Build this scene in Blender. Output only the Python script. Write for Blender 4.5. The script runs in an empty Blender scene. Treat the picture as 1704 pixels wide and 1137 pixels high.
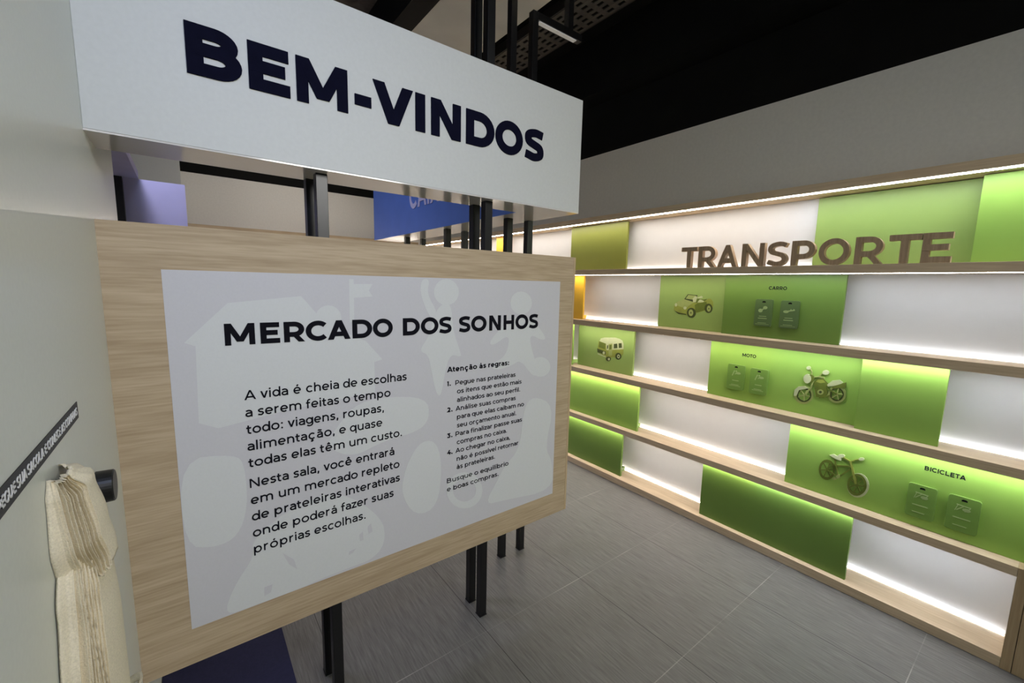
import bpy, math, random
from mathutils import Matrix, Vector
random.seed(7)
SC = bpy.context.scene
COL = SC.collection

# ------------------------------------------------------------------ camera
EYE = 1.5
R = ((0.795472, -0.60558, 0.022306), (-0.062628, -0.118766, -0.990945), (0.602746, 0.786872, -0.132402))
cam_d = bpy.data.cameras.new('camera')
cam_d.sensor_width = 36.0
cam_d.lens = 705.43 / 1704 * 36.0
cam_d.clip_start = 0.02
cam = bpy.data.objects.new('camera', cam_d)
COL.objects.link(cam)
m = Matrix(((R[0][0], -R[1][0], -R[2][0], 0.0), (R[0][1], -R[1][1], -R[2][1], 0.0), (R[0][2], -R[1][2], -R[2][2], EYE), (0, 0, 0, 1)))
cam.matrix_world = m
SC.camera = cam

# ------------------------------------------------------------------ view, world, lamps
SC.view_settings.view_transform = 'Standard'
SC.view_settings.look = 'None'
SC.view_settings.gamma = 1.0
SC.view_settings.use_curve_mapping = False
SC.view_settings.exposure = -0.12
SC.cycles.max_bounces = 8
SC.cycles.diffuse_bounces = 5
SC.cycles.sample_clamp_indirect = 4.0

W = bpy.data.worlds.new('room_ambience')
SC.world = W
W.use_nodes = True
W.node_tree.nodes['Background'].inputs['Color'].default_value = (0.92, 0.96, 1.0, 1)
W.node_tree.nodes['Background'].inputs['Strength'].default_value = 0.08


def area(name, loc, target, size, energy, color, spread=180):
    d = bpy.data.lights.new(name, 'AREA')
    d.shape = 'RECTANGLE'
    d.size, d.size_y = size
    d.energy = energy
    d.color = color
    d.spread = math.radians(spread)
    o = bpy.data.objects.new(name, d)
    COL.objects.link(o)
    o.location = loc
    o.rotation_euler = (Vector(target) - Vector(loc)).to_track_quat('-Z', 'Y').to_euler()
    return o


area('ceiling_lamp_front', (1.3, -1.9, 2.65), (0.45, 1.4, 1.0), (1.3, 0.9), 23, (1.0, 0.985, 0.94), 110)
area('ceiling_lamp_cool', (0.15, -0.5, 3.0), (0.1, 1.4, 1.6), (0.4, 0.4), 5, (0.55, 0.66, 1.0), 100)
area('fill_lamp_inner', (1.2, 4.4, 3.0), (1.0, 5.6, 1.6), (1.0, 0.6), 5.5, (1.0, 0.92, 0.84), 120)  # added fill to brighten the far wall, stands for no known fixture
area('ceiling_lamp_violet', (-0.35, 2.75, 3.0), (-0.05, 3.0, 1.4), (0.4, 0.4), 19, (0.76, 0.76, 1.0), 130)

# ------------------------------------------------------------------ materials


def lin(c):
    return tuple((v / 255 / 12.92) if v / 255 <= 0.04045 else ((v / 255 + 0.055) / 1.055) ** 2.4 for v in c) + (1.0,)


def mat(name, rgb, rough=0.5, spec=0.5, noise=0.04, scale=40.0, metal=0.0, bump=0.0):
    M = bpy.data.materials.new(name)
    M.use_nodes = True
    nt = M.node_tree
    b = nt.nodes['Principled BSDF']
    b.inputs['Roughness'].default_value = rough
    b.inputs['Specular IOR Level'].default_value = spec
    b.inputs['Metallic'].default_value = metal
    tc = nt.nodes.new('ShaderNodeTexCoord')
    n = nt.nodes.new('ShaderNodeTexNoise')
    n.inputs['Scale'].default_value = scale
    n.inputs['Detail'].default_value = 4
    nt.links.new(tc.outputs['Object'], n.inputs['Vector'])
    r = nt.nodes.new('ShaderNodeValToRGB')
    c = lin(rgb)
    r.color_ramp.elements[0].position = 0.3
    r.color_ramp.elements[1].position = 0.7
    r.color_ramp.elements[0].color = tuple(v * (1 - noise) for v in c[:3]) + (1,)
    r.color_ramp.elements[1].color = tuple(min(1, v * (1 + noise)) for v in c[:3]) + (1,)
    nt.links.new(n.outputs['Fac'], r.inputs['Fac'])
    nt.links.new(r.outputs['Color'], b.inputs['Base Color'])
    if bump:
        bp = nt.nodes.new('ShaderNodeBump')
        bp.inputs['Strength'].default_value = bump
        bp.inputs['Distance'].default_value = 0.002
        nt.links.new(n.outputs['Fac'], bp.inputs['Height'])
        nt.links.new(bp.outputs['Normal'], b.inputs['Normal'])
    return M


def emit(name, rgb, strength):
    M = bpy.data.materials.new(name)
    M.use_nodes = True
    b = M.node_tree.nodes['Principled BSDF']
    b.inputs['Base Color'].default_value = (0.8, 0.8, 0.8, 1)
    b.inputs['Emission Color'].default_value = lin(rgb)
    b.inputs['Emission Strength'].default_value = strength
    return M


def wood(name, light, dark, axis, rough=0.5):
    """pale oak laminate, fine grain running along one axis"""
    M = bpy.data.materials.new(name)
    M.use_nodes = True
    nt = M.node_tree
    b = nt.nodes['Principled BSDF']
    b.inputs['Roughness'].default_value = rough
    b.inputs['Specular IOR Level'].default_value = 0.3
    tc = nt.nodes.new('ShaderNodeTexCoord')
    mp = nt.nodes.new('ShaderNodeMapping')
    sc = [26.0, 26.0, 26.0]
    sc['xyz'.index(axis)] = 1.3
    mp.inputs['Scale'].default_value = sc
    nt.links.new(tc.outputs['Object'], mp.inputs['Vector'])
    n1 = nt.nodes.new('ShaderNodeTexNoise')
    n1.inputs['Scale'].default_value = 1.0
    n1.inputs['Detail'].default_value = 6
    n1.inputs['Distortion'].default_value = 0.6
    n2 = nt.nodes.new('ShaderNodeTexNoise')
    n2.inputs['Scale'].default_value = 6.0
    n2.inputs['Detail'].default_value = 5
    nt.links.new(mp.outputs['Vector'], n1.inputs['Vector'])
    nt.links.new(mp.outputs['Vector'], n2.inputs['Vector'])
    ad = nt.nodes.new('ShaderNodeMath')
    ad.operation = 'MULTIPLY_ADD'
    ad.inputs[1].default_value = 0.55
    nt.links.new(n2.outputs['Fac'], ad.inputs[0])
    ml = nt.nodes.new('ShaderNodeMath')
    ml.operation = 'MULTIPLY'
    ml.inputs[1].default_value = 0.45
    nt.links.new(n1.outputs['Fac'], ml.inputs[0])
    nt.links.new(ml.outputs[0], ad.inputs[2])
    r = nt.nodes.new('ShaderNodeValToRGB')
    r.color_ramp.elements[0].position = 0.36
    r.color_ramp.elements[1].position = 0.64
    r.color_ramp.elements[0].color = lin(dark)
    r.color_ramp.elements[1].color = lin(light)
    nt.links.new(ad.outputs[0], r.inputs['Fac'])
    nt.links.new(r.outputs['Color'], b.inputs['Base Color'])
    return M


def tile_material():
    """dark grey tiles 0.58 m square, brushed streaks along y, thin joints"""
    M = bpy.data.materials.new('floor_tiles')
    M.use_nodes = True
    nt = M.node_tree
    N, Lk = nt.nodes, nt.links
    b = N['Principled BSDF']
    tc = N.new('ShaderNodeTexCoord')
    sp = N.new('ShaderNodeSeparateXYZ')
    Lk.new(tc.outputs['Object'], sp.inputs[0])
    mp = N.new('ShaderNodeMapping')
    mp.inputs['Scale'].default_value = (95, 5.0, 1)
    Lk.new(tc.outputs['Object'], mp.inputs['Vector'])
    n = N.new('ShaderNodeTexNoise')
    n.inputs['Scale'].default_value = 1.6
    n.inputs['Detail'].default_value = 7
    n.inputs['Roughness'].default_value = 0.65
    Lk.new(mp.outputs['Vector'], n.inputs['Vector'])
    n2 = N.new('ShaderNodeTexNoise')
    n2.inputs['Scale'].default_value = 2.5
    n2.inputs['Detail'].default_value = 3
    Lk.new(tc.outputs['Object'], n2.inputs['Vector'])
    r = N.new('ShaderNodeValToRGB')
    r.color_ramp.elements[0].position = 0.3
    r.color_ramp.elements[1].position = 0.72
    r.color_ramp.elements[0].color = lin((80, 79, 77))
    r.color_ramp.elements[1].color = lin((112, 111, 108))
    Lk.new(n.outputs['Fac'], r.inputs['Fac'])

    def joint(out, off):
        a = N.new('ShaderNodeMath'); a.operation = 'SUBTRACT'; a.inputs[1].default_value = off
        Lk.new(out, a.inputs[0])
        f = N.new('ShaderNodeMath'); f.operation = 'PINGPONG'; f.inputs[1].default_value = 0.29
        Lk.new(a.outputs[0], f.inputs[0])
        l = N.new('ShaderNodeMath'); l.operation = 'LESS_THAN'; l.inputs[1].default_value = 0.0016
        Lk.new(f.outputs[0], l.inputs[0])
        return l.outputs[0]
    jx = joint(sp.outputs['X'], 2.108)
    jy = joint(sp.outputs['Y'], 1.372)
    # joints along y are dark, cross joints pale with dust
    m1 = N.new('ShaderNodeMixRGB'); m1.inputs['Color2'].default_value = lin((52, 51, 49))
    Lk.new(jx, m1.inputs['Fac']); Lk.new(r.outputs['Color'], m1.inputs['Color1'])
    dust = N.new('ShaderNodeMath'); dust.operation = 'MULTIPLY'
    dr = N.new('ShaderNodeMapRange'); dr.inputs['From Min'].default_value = 0.45; dr.inputs['From Max'].default_value = 0.72
    dr.inputs['To Min'].default_value = 0.08; dr.inputs['To Max'].default_value = 0.7
    Lk.new(n2.outputs['Fac'], dr.inputs['Value'])
    Lk.new(jy, dust.inputs[0]); Lk.new(dr.outputs[0], dust.inputs[1])
    m2 = N.new('ShaderNodeMixRGB'); m2.inputs['Color2'].default_value = lin((176, 174, 168))
    Lk.new(dust.outputs[0], m2.inputs['Fac']); Lk.new(m1.outputs[0], m2.inputs['Color1'])
    # small pale scuffs
    v = N.new('ShaderNodeTexNoise'); v.inputs['Scale'].default_value = 9.0; v.inputs['Detail'].default_value = 8
    v.inputs['Roughness'].default_value = 0.8
    mp2 = N.new('ShaderNodeMapping'); mp2.inputs['Scale'].default_value = (3.0, 1.2, 1)
    Lk.new(tc.outputs['Object'], mp2.inputs['Vector']); Lk.new(mp2.outputs['Vector'], v.inputs['Vector'])
    g = N.new('ShaderNodeMapRange'); g.inputs['From Min'].default_value = 0.76; g.inputs['From Max'].default_value = 0.8
    Lk.new(v.outputs['Fac'], g.inputs['Value'])
    m3 = N.new('ShaderNodeMixRGB'); m3.inputs['Color2'].default_value = lin((170, 168, 163))
    Lk.new(g.outputs[0], m3.inputs['Fac']); Lk.new(m2.outputs[0], m3.inputs['Color1'])
    Lk.new(m3.outputs[0], b.inputs['Base Color'])
    b.inputs['Roughness'].default_value = 0.42
    b.inputs['Specular IOR Level'].default_value = 0.25
    bp = N.new('ShaderNodeBump'); bp.inputs['Strength'].default_value = 0.15; bp.inputs['Distance'].default_value = 0.002
    Lk.new(n.outputs['Fac'], bp.inputs['Height']); Lk.new(bp.outputs['Normal'], b.inputs['Normal'])
    return M


M = {}
M['tiles'] = tile_material()
M['wall'] = mat('satin_paint_wall', (214, 218, 210), 0.32, 0.5, 0.02, 120, bump=0.05)
M['wall_upper'] = mat('grey_paint_wall', (228, 226, 220), 0.7, 0.3, 0.03, 60, bump=0.1)
M['black_ceiling'] = mat('black_paint', (12, 12, 11), 0.8, 0.2, 0.3, 6)
M['concrete'] = mat('raw_concrete', (92, 86, 76), 0.9, 0.2, 0.35, 14, bump=0.6)
M['grey_beam'] = mat('grey_plaster', (196, 196, 190), 0.85, 0.2, 0.08, 5)
M['sign_white'] = mat('white_sign_paint', (206, 208, 204), 0.5, 0.4, 0.02, 90, bump=0.04)
M['gloss_white'] = mat('white_gloss_laminate', (220, 216, 212), 0.10, 0.9, 0.01, 20)
M['navy'] = mat('navy_lettering', (14, 15, 34), 0.9, 0.08, 0.1, 60)
M['ink'] = mat('printed_dark_ink', (20, 20, 27), 0.9, 0.1, 0.1, 60)
M['blue'] = mat('blue_sign_face', (86, 124, 206), 0.5, 0.4, 0.04, 10)
M['lilac'] = mat('lilac_lettering', (206, 204, 236), 0.5, 0.3, 0.03, 30)
M['lavender'] = mat('lavender_panel', (196, 194, 228), 0.55, 0.3, 0.05, 6)
M['steel'] = mat('black_powder_coat', (15, 15, 16), 0.32, 0.5, 0.2, 80)
M['oak_x'] = wood('oak_laminate_board', (196, 176, 146), (168, 147, 117), 'x')
M['oak_y'] = wood('oak_laminate_shelf', (218, 198, 168), (196, 174, 144), 'y')
M['oak_edge'] = wood('oak_edge_band', (196, 174, 140), (176, 152, 118), 'z')
M['poster'] = mat('poster_grey', (204, 203, 206), 0.6, 0.3, 0.015, 200)
M['poster_light'] = mat('poster_silhouette_print', (213, 215, 214), 0.6, 0.3, 0.015, 200)
M['white_panel'] = mat('white_acrylic', (208, 208, 208), 0.4, 0.4, 0.01, 20)
M['green'] = mat('green_acrylic', (142, 180, 82), 0.42, 0.4, 0.02, 12)
M['green_pale'] = mat('pale_green_acrylic', (142, 168, 92), 0.42, 0.4, 0.02, 12)
M['green_deep'] = mat('deep_green_acrylic', (102, 132, 58), 0.42, 0.4, 0.02, 12)
M['olive'] = mat('olive_acrylic', (116, 122, 50), 0.42, 0.4, 0.02, 12)
M['yellow'] = mat('yellow_acrylic', (236, 186, 52), 0.42, 0.4, 0.02, 12)
M['tag'] = mat('green_tag_plastic', (112, 148, 66), 0.35, 0.5, 0.03, 30)
M['tag_dark'] = mat('dark_green_tag_plastic', (84, 108, 62), 0.35, 0.5, 0.03, 30)
M['slot'] = mat('slot_black', (10, 12, 8), 0.8, 0.2)
M['tag_print'] = mat('tag_pale_print', (160, 182, 124), 0.5, 0.3, 0.05, 50)
M['p_gold'] = mat('print_gold_green', (140, 150, 66), 0.5, 0.3, 0.08, 40)
M['p_light'] = mat('print_pale', (188, 196, 152), 0.5, 0.3, 0.04, 40)
M['p_dark'] = mat('print_dark_olive', (66, 76, 36), 0.5, 0.3, 0.08, 40)
M['p_mid'] = mat('print_pale_olive', (156, 168, 100), 0.5, 0.3, 0.06, 40)
M['p_olive'] = mat('print_olive', (98, 112, 42), 0.5, 0.3, 0.08, 40)
M['letter_wood'] = wood('oak_letter', (190, 166, 138), (160, 137, 110), 'z')
M['tape'] = mat('black_vinyl_strip', (34, 34, 36), 0.5, 0.3, 0.1, 30)
M['tape_print'] = mat('white_vinyl_print', (224, 224, 222), 0.6, 0.3, 0.02, 30)
M['canvas'] = mat('cream_canvas', (226, 216, 190), 0.9, 0.1, 0.10, 420, bump=0.5)
M['peg'] = mat('black_rubber_peg', (18, 18, 19), 0.4, 0.5, 0.2, 50)
M['led_cool'] = emit('led_strip_cool', (244, 248, 255), 34.0)
M['led_warm'] = emit('led_strip_warm', (255, 245, 234), 34.0)
M['led_back_cool'] = emit('led_back_cool', (244, 248, 255), 14.0)
M['led_back_warm'] = emit('led_back_warm', (255, 247, 238), 14.0)
M['lamp'] = emit('lamp_diffuser', (250, 248, 240), 0.1)
M['patch_navy'] = mat('navy_patch', (34, 35, 62), 0.85, 0.2, 0.1, 90, bump=0.3)

# ------------------------------------------------------------------ mesh helpers


class MB:
    """collects faces, then links them as ONE mesh object"""

    def __init__(self):
        self.v, self.f, self.mi = [], [], []

    def box(self, x0, x1, y0, y1, z0, z1, mi=0):
        b = len(self.v)
        self.v += [(x0, y0, z0), (x1, y0, z0), (x1, y1, z0), (x0, y1, z0), (x0, y0, z1), (x1, y0, z1), (x1, y1, z1), (x0, y1, z1)]
        for q in ((0, 3, 2, 1), (4, 5, 6, 7), (0, 1, 5, 4), (1, 2, 6, 5), (2, 3, 7, 6), (3, 0, 4, 7)):
            self.f.append([b + i for i in q])
            self.mi.append(mi)
        return self

    def prism(self, poly, P, d0, d1, mi=0):
        """polygon (u,v) pushed from depth d0 to d1 by the mapping P(u,v,d)"""
        n = len(poly)
        b = len(self.v)
        self.v += [P(u, w, d1) for u, w in poly] + [P(u, w, d0) for u, w in poly]
        self.f.append([b + i for i in range(n)])
        self.mi.append(mi)
        for i in range(n):
            j = (i + 1) % n
            self.f.append([b + i, b + n + i, b + n + j, b + j])
            self.mi.append(mi)
        self.f.append([b + n + i for i in reversed(range(n))])
        self.mi.append(mi)

    def strip(self, L, Rr, P, d0, d1, closed, mi=0):
        """ribbon given by its two edges"""
        n = len(L)
        b = len(self.v)
        for (a, c) in zip(L, Rr):
            self.v += [P(a[0], a[1], d1), P(c[0], c[1], d1), P(c[0], c[1], d0), P(a[0], a[1], d0)]
        for i in range(n if closed else n - 1):
            j = (i + 1) % n
            for k in range(4):
                self.f.append([b + 4 * i + k, b + 4 * j + k, b + 4 * j + (k + 1) % 4, b + 4 * i + (k + 1) % 4])
                self.mi.append(mi)
        if not closed:
            self.f.append([b, b + 1, b + 2, b + 3])
            e = b + 4 * (n - 1)
            self.f.append([e + 3, e + 2, e + 1, e])
            self.mi += [mi, mi]

    def build(self, name, mats, parent=None, bevel=0.0, smooth=False, origin=None):
        me = bpy.data.meshes.new(name)
        o0 = Vector(origin) if origin else Vector((0, 0, 0))
        pw = Vector((0, 0, 0))
        if parent is not None:
            pw = world_loc(parent)
        off = pw if parent is not None and origin is None else o0
        me.from_pydata([tuple(Vector(p) - off) for p in self.v], [], self.f)
        if not isinstance(mats, (list, tuple)):
            mats = [mats]
        for k in mats:
            me.materials.append(k)
        for p, i in zip(me.polygons, self.mi):
            p.material_index = i
            p.use_smooth = smooth
        me.validate()
        import bmesh
        bm = bmesh.new(); bm.from_mesh(me)
        bmesh.ops.recalc_face_normals(bm, faces=bm.faces)
        bm.to_mesh(me); bm.free()
        o = bpy.data.objects.new(name, me)
        COL.objects.link(o)
        if parent is not None:
            o.parent = parent
            o.location = off - pw
        else:
            o.location = o0
        if bevel:
            bv = o.modifiers.new('bevel', 'BEVEL')
            bv.width = bevel
            bv.segments = 2
            bv.limit_method = 'ANGLE'
        return o


def world_loc(o):
    l = Vector((0, 0, 0))
    while o is not None:
        l = l + o.location
        o = o.parent
    return l


def tag(o, label, cat, group=None):
    o['label'] = label
    o['category'] = cat
    if group:
        o['group'] = group
    return o


def thing(name, label, cat, loc, group=None):
    o = bpy.data.objects.new(name, None)
    o.empty_display_size = 0.05
    COL.objects.link(o)
    o.location = loc
    return tag(o, label, cat, group)


def struct(name, mb, mt, bevel=0.0):
    o = mb.build(name, mt, None, bevel)
    o['kind'] = 'structure'
    return o


def box(*a):
    return MB().box(*a)


# ------------------------------------------------------------------ lettering: wide geometric sans drawn as strokes


def arc(cx, cy, rx, ry, a0, a1, n=14):
    return [(cx + rx * math.cos(math.radians(a0 + (a1 - a0) * i / n)), cy + ry * math.sin(math.radians(a0 + (a1 - a0) * i / n))) for i in range(n + 1)]


def spl(pts, n=5):
    """Catmull-Rom curve through the points"""
    P = [pts[0]] + list(pts) + [pts[-1]]
    out = []
    for i in range(1, len(P) - 2):
        p0, p1, p2, p3 = P[i - 1:i + 3]
        for k in range(n):
            t = k / n
            out.append(tuple(0.5 * (2 * p1[c] + (p2[c] - p0[c]) * t + (2 * p0[c] - 5 * p1[c] + 4 * p2[c] - p3[c]) * t * t + (3 * p1[c] - p0[c] - 3 * p2[c] + p3[c]) * t ** 3) for c in (0, 1)))
    out.append(tuple(pts[-1]))
    return out


def edges(pts, w, closed=False):
    n = len(pts)
    L, Rr = [], []
    for i in range(n):
        p = pts[i]
        a = pts[i - 1] if (closed or i > 0) else None
        b = pts[(i + 1) % n] if (closed or i < n - 1) else None

        def nrm(q, s):
            dx, dy = s[0] - q[0], s[1] - q[1]
            l = math.hypot(dx, dy) or 1e-9
            return (-dy / l, dx / l)
        if a is None:
            nx, ny = nrm(p, b)
        elif b is None:
            nx, ny = nrm(a, p)
        else:
            n1, n2 = nrm(a, p), nrm(p, b)
            sx, sy = n1[0] + n2[0], n1[1] + n2[1]
            l2 = sx * sx + sy * sy
            if l2 < 0.35:
                l2 = 0.35
            nx, ny = 2 * sx / l2, 2 * sy / l2
        L.append((p[0] + nx * w / 2, p[1] + ny * w / 2))
        Rr.append((p[0] - nx * w / 2, p[1] - ny * w / 2))
    return L, Rr


def glyph(ch, w):
    """(ink width, [strokes]); a stroke is ('l', points), ('o', points) closed, or ('p', x0,y0,x1,y1,wx) with level ends, or ('d', x, y, r) a dot"""
    h = w / 2
    C = 0.70
    X = 0.525
    T = C - h
    base, acc = ch, None
    for a, s in (('áéíóú', 'acute'), ('àè', 'grave'), ('âêô', 'circ'), ('ãõ', 'tilde'), ('ç', 'ced')):
        if ch in a:
            acc = s
            base = {'á': 'a', 'é': 'e', 'í': 'i', 'ó': 'o', 'ú': 'u', 'à': 'a', 'è': 'e', 'â': 'a', 'ê': 'e', 'ô': 'o', 'ã': 'a', 'õ': 'o', 'ç': 'c'}[ch]
    S = []
    wx = w * 1.12

    def ln(*p): S.append(('l', list(p)))
    def bowl(x0, ya, yb, W, xs):
        ry = (ya - yb) / 2
        return [(x0, ya), (xs, ya)] + arc(xs, (ya + yb) / 2, W - h - xs, ry, 90, -90)[1:] + [(x0, yb)]
    c = base
    if c == 'A':
        W = 0.74; S += [('p', wx / 2, 0, W / 2, C, wx), ('p', W - wx / 2, 0, W / 2, C, wx)]; ln((0.17, 0.2), (W - 0.17, 0.2))
    elif c == 'B':
        W = 0.60; mid = 0.37; ln((h, 0), (h, C)); ln(*bowl(h, T, mid, W - 0.035, W * 0.52)); ln(*bowl(h, mid, h, W, W * 0.55))
    elif c == 'C':
        W = 0.66; ln(*arc(0.365, 0.35, 0.375 - h, 0.36 - h, 44, 316, 26))
    elif c == 'D':
        W = 0.68; ln((h, 0), (h, C)); ln(*bowl(h, T, h, W, 0.32))
    elif c == 'E':
        W = 0.53; ln((h, 0), (h, C)); ln((0, T), (W - .01, T)); ln((0, h), (W, h)); ln((0, 0.36), (W - 0.06, 0.36))
    elif c == 'F':
        W = 0.52; ln((h, 0), (h, C)); ln((0, T), (W, T)); ln((0, 0.32), (W - 0.06, 0.32))
    elif c == 'G':
        W = 0.67; ln(*(arc(0.365, 0.35, 0.375 - h, 0.36 - h, 44, 318, 26) + [(W - h, 0.12), (W - h, 0.36)]))
    elif c == 'H':
        W = 0.65; ln((h, 0), (h, C)); ln((W - h, 0), (W - h, C)); ln((h, 0.355), (W - h, 0.355))
    elif c == 'I':
        W = w; ln((h, 0), (h, C))
    elif c == 'L':
        W = 0.5; ln((h, 0), (h, C)); ln((0, h), (W, h))
    elif c == 'M':
        W = 0.83; k = 0.11; ln((h, 0), (h, C)); ln((W - h, 0), (W - h, C)); S += [('p', wx / 2, C, W / 2, k, wx), ('p', W - wx / 2, C, W / 2, k, wx)]
    elif c == 'N':
        W = 0.66; ln((h, 0), (h, C)); ln((W - h, 0), (W - h, C)); S.append(('p', wx / 2, C, W - wx / 2, 0, wx))
    elif c in 'OQ':
        W = 0.77; S.append(('o', arc(W / 2, 0.35, W / 2 - h, 0.36 - h, 0, 348.75, 31)))
    elif c == 'P':
        W = 0.58; ln((h, 0), (h, C)); ln(*bowl(h, T, 0.25, W, 0.30))
    elif c == 'R':
        W = 0.59; ln((h, 0), (h, C)); ln(*bowl(h, T, 0.26, W, 0.30)); S.append(('p', 0.30, 0.27, W - wx / 2 + .01, 0, wx))
    elif c == 'S':
        W = 0.56; ln(*spl([(W - 0.045, 0.60 - h * .1), (0.43, T - 0.005), (0.30, T + 0.008), (0.14, T - 0.035), (h + 0.015, 0.51), (0.13, 0.41), (0.28, 0.355), (0.43, 0.30), (W - h - 0.008, 0.195), (0.43, h + 0.03), (0.28, h - 0.01), (0.14, h + 0.015), (0.035, 0.115 + h * .1)], 4))
    elif c == 'T':
        W = 0.57; ln((W / 2, 0), (W / 2, C)); ln((0, T), (W, T))
    elif c == 'U':
        W = 0.64; ln(*([(h, C), (h, 0.29)] + arc(W / 2, 0.29, W / 2 - h, 0.3 - h, 180, 360)[1:] + [(W - h, C)]))
    elif c == 'V':
        W = 0.74; S += [('p', wx / 2, C, W / 2, 0, wx), ('p', W - wx / 2, C, W / 2, 0, wx)]
    elif c == 'X':
        W = 0.66; S += [('p', wx / 2, C, W - wx / 2, 0, wx), ('p', W - wx / 2, C, wx / 2, 0, wx)]
    elif c == '-':
        W = 0.27; ln((0, 0.275), (W, 0.275))
    elif c == '1':
        W = 0.22; ln((W - h, 0), (W - h, C)); ln((0, T), (W - h, T))
    elif c == '2':
        W = 0.52; ln(*(spl([(h * .5, 0.58), (0.13, T - 0.01), (0.27, T + .005), (0.41, T - .05), (W - h - .04, 0.48), (0.38, 0.32), (h + .04, h + .01)], 4) + [(W, h)]))
    elif c == '3':
        W = 0.52; ln(*spl([(0.03, T), (W * .5, T), (W - h * 1.6, T), (0.24, 0.40)], 1)); ln(*spl([(0.2, 0.40), (0.36, 0.38), (W - h, 0.22), (0.38, h + .01), (0.22, h), (0.03, 0.10)], 4))
    elif c == '4':
        W = 0.6; S.append(('p', 0.40, C, wx / 2, 0.17, wx)); ln((0.02, 0.17 + h), (W, 0.17 + h)); ln((0.43, 0), (0.43, 0.38))
    elif c == 'a':
        W = 0.46; ln(*(spl([(0.05, 0.455 - h * .2), (0.13, X - h - .012), (0.23, X - h + 0.005), (0.35, X - h - 0.04), (W - h, 0.34)], 4) + [(W - h, 0)]))
        ln(*([(W - h, 0.285), (0.22, 0.285)] + arc(0.20, 0.1425 + h / 2, 0.20 - h, 0.1425 - h / 2, 90, 270)[1:] + [(0.29, h + .005), (W - h, 0.13)]))
    elif c in 'bp':
        W = 0.55; S.append(('o', arc(W / 2 + h * .3, X / 2, W / 2 - h * 1.3, X / 2 + 0.01 - h, 0, 345, 23))); ln((h, 0 if c == 'b' else -0.19), (h, 0.74 if c == 'b' else X))
    elif c in 'dq':
        W = 0.55; S.append(('o', arc(W / 2 - h * .3, X / 2, W / 2 - h * 1.3, X / 2 + 0.01 - h, 0, 345, 23))); ln((W - h, 0 if c == 'd' else -0.19), (W - h, 0.74 if c == 'd' else X))
    elif c == 'c':
        W = 0.49; ln(*arc(0.275, X / 2, 0.275 - h, X / 2 + 0.01 - h, 44, 316, 20))
    elif c == 'e':
        W = 0.54; ln(*([(h, X / 2 - .01), (W - h, X / 2 - .01)])); ln(*arc(W / 2, X / 2, W / 2 - h, X / 2 + 0.01 - h, -4, 312, 24))
    elif c == 'f':
        W = 0.34; ln(*([(0.13, 0), (0.13, 0.60)] + arc(0.27, 0.58, 0.14, 0.165 - h, 180, 70, 8)[1:])); ln((0, X - h - .03), (0.30, X - h - .03))
    elif c == 'g':
        W = 0.55; S.append(('o', arc(W / 2 - h * .3, X / 2 + .01, W / 2 - h * 1.3, X / 2 - h, 0, 345, 23))); ln(*([(W - h, X), (W - h, 0.02)] + arc(W / 2, 0.03, W / 2 - h, 0.225 - h, 0, -145, 12)[1:]))
    elif c in 'hn':
        W = 0.50; ln((h, 0), (h, 0.74 if c == 'h' else X)); ln(*([(h, 0.30)] + arc(W / 2, 0.30, W / 2 - h, X - 0.30 - h + .01, 180, 0)[1:] + [(W - h, 0)]))
    elif c == 'i':
        W = w; ln((h, 0), (h, X))
        if not acc: S.append(('d', h, 0.665, w * 0.62))
    elif c == 'l':
        W = w; ln((h, 0), (h, 0.74))
    elif c == 'm':
        W = 0.86; ln((h, 0), (h, X)); q = (W - w) / 4
        for s in (0, 1):
            ln(*([(h + 2 * q * s, 0.32)] + arc(h + q + 2 * q * s, 0.32, q, X - 0.32 - h + .01, 180, 0)[1:] + [(h + 2 * q * (s + 1), 0)]))
    elif c == 'o':
        W = 0.57; S.append(('o', arc(W / 2, X / 2, W / 2 - h, X / 2 + 0.01 - h, 0, 345, 23)))
    elif c == 'r':
        W = 0.29; ln((h, 0), (h, X)); ln(*([(h, 0.29)] + arc(W + .01, 0.29, W - h + .01, X - 0.29 - h + .01, 180, 92, 8)[1:]))
    elif c == 's':
        W = 0.42; ln(*spl([(W - 0.04, 0.455 - h * .2), (0.30, X - h), (0.20, X - h + .005), (h + 0.02, 0.40), (0.13, 0.295), (0.22, 0.265), (0.33, 0.23), (W - h - .01, 0.14), (0.26, h - .002), (0.18, h - .005), (0.03, 0.075 + h * .2)], 4))
    elif c == 't':
        W = 0.35; ln(*([(0.13, 0.64), (0.13, 0.15)] + arc(0.26, 0.15, 0.13, 0.155 - h, 180, 290, 8)[1:])); ln((0, X - h - .03), (0.31, X - h - .03))
    elif c == 'u':
        W = 0.50; ln((W - h, 0), (W - h, X)); ln(*([(h, X), (h, 0.22)] + arc(W / 2, 0.22, W / 2 - h, 0.23 - h, 180, 360)[1:]))
    elif c == 'v':
        W = 0.50; S += [('p', wx / 2, X, W / 2, 0, wx), ('p', W - wx / 2, X, W / 2, 0, wx)]
    elif c == 'x':
        W = 0.48; S += [('p', wx / 2, X, W - wx / 2, 0, wx), ('p', W - wx / 2, X, wx / 2, 0, wx)]
    elif c == 'z':
        W = 0.43; ln((0, X - h), (W, X - h)); ln((0, h), (W, h)); S.append(('p', W - wx * .6, X - h, wx * .6, h, wx))
    elif c == '.':
        W = w * 1.3; S.append(('d', W / 2, W / 2, W / 2))
    elif c == ':':
        W = w * 1.3; S += [('d', W / 2, W / 2, W / 2), ('d', W / 2, X - W / 2 - .02, W / 2)]
    elif c == ',':
        W = w * 1.3; S.append(('d', W / 2, W / 2, W / 2)); ln((W / 2 + .01, W / 2), (W / 2 - .03, -0.10))
    else:
        W = 0.3
    cx = W / 2
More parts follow.
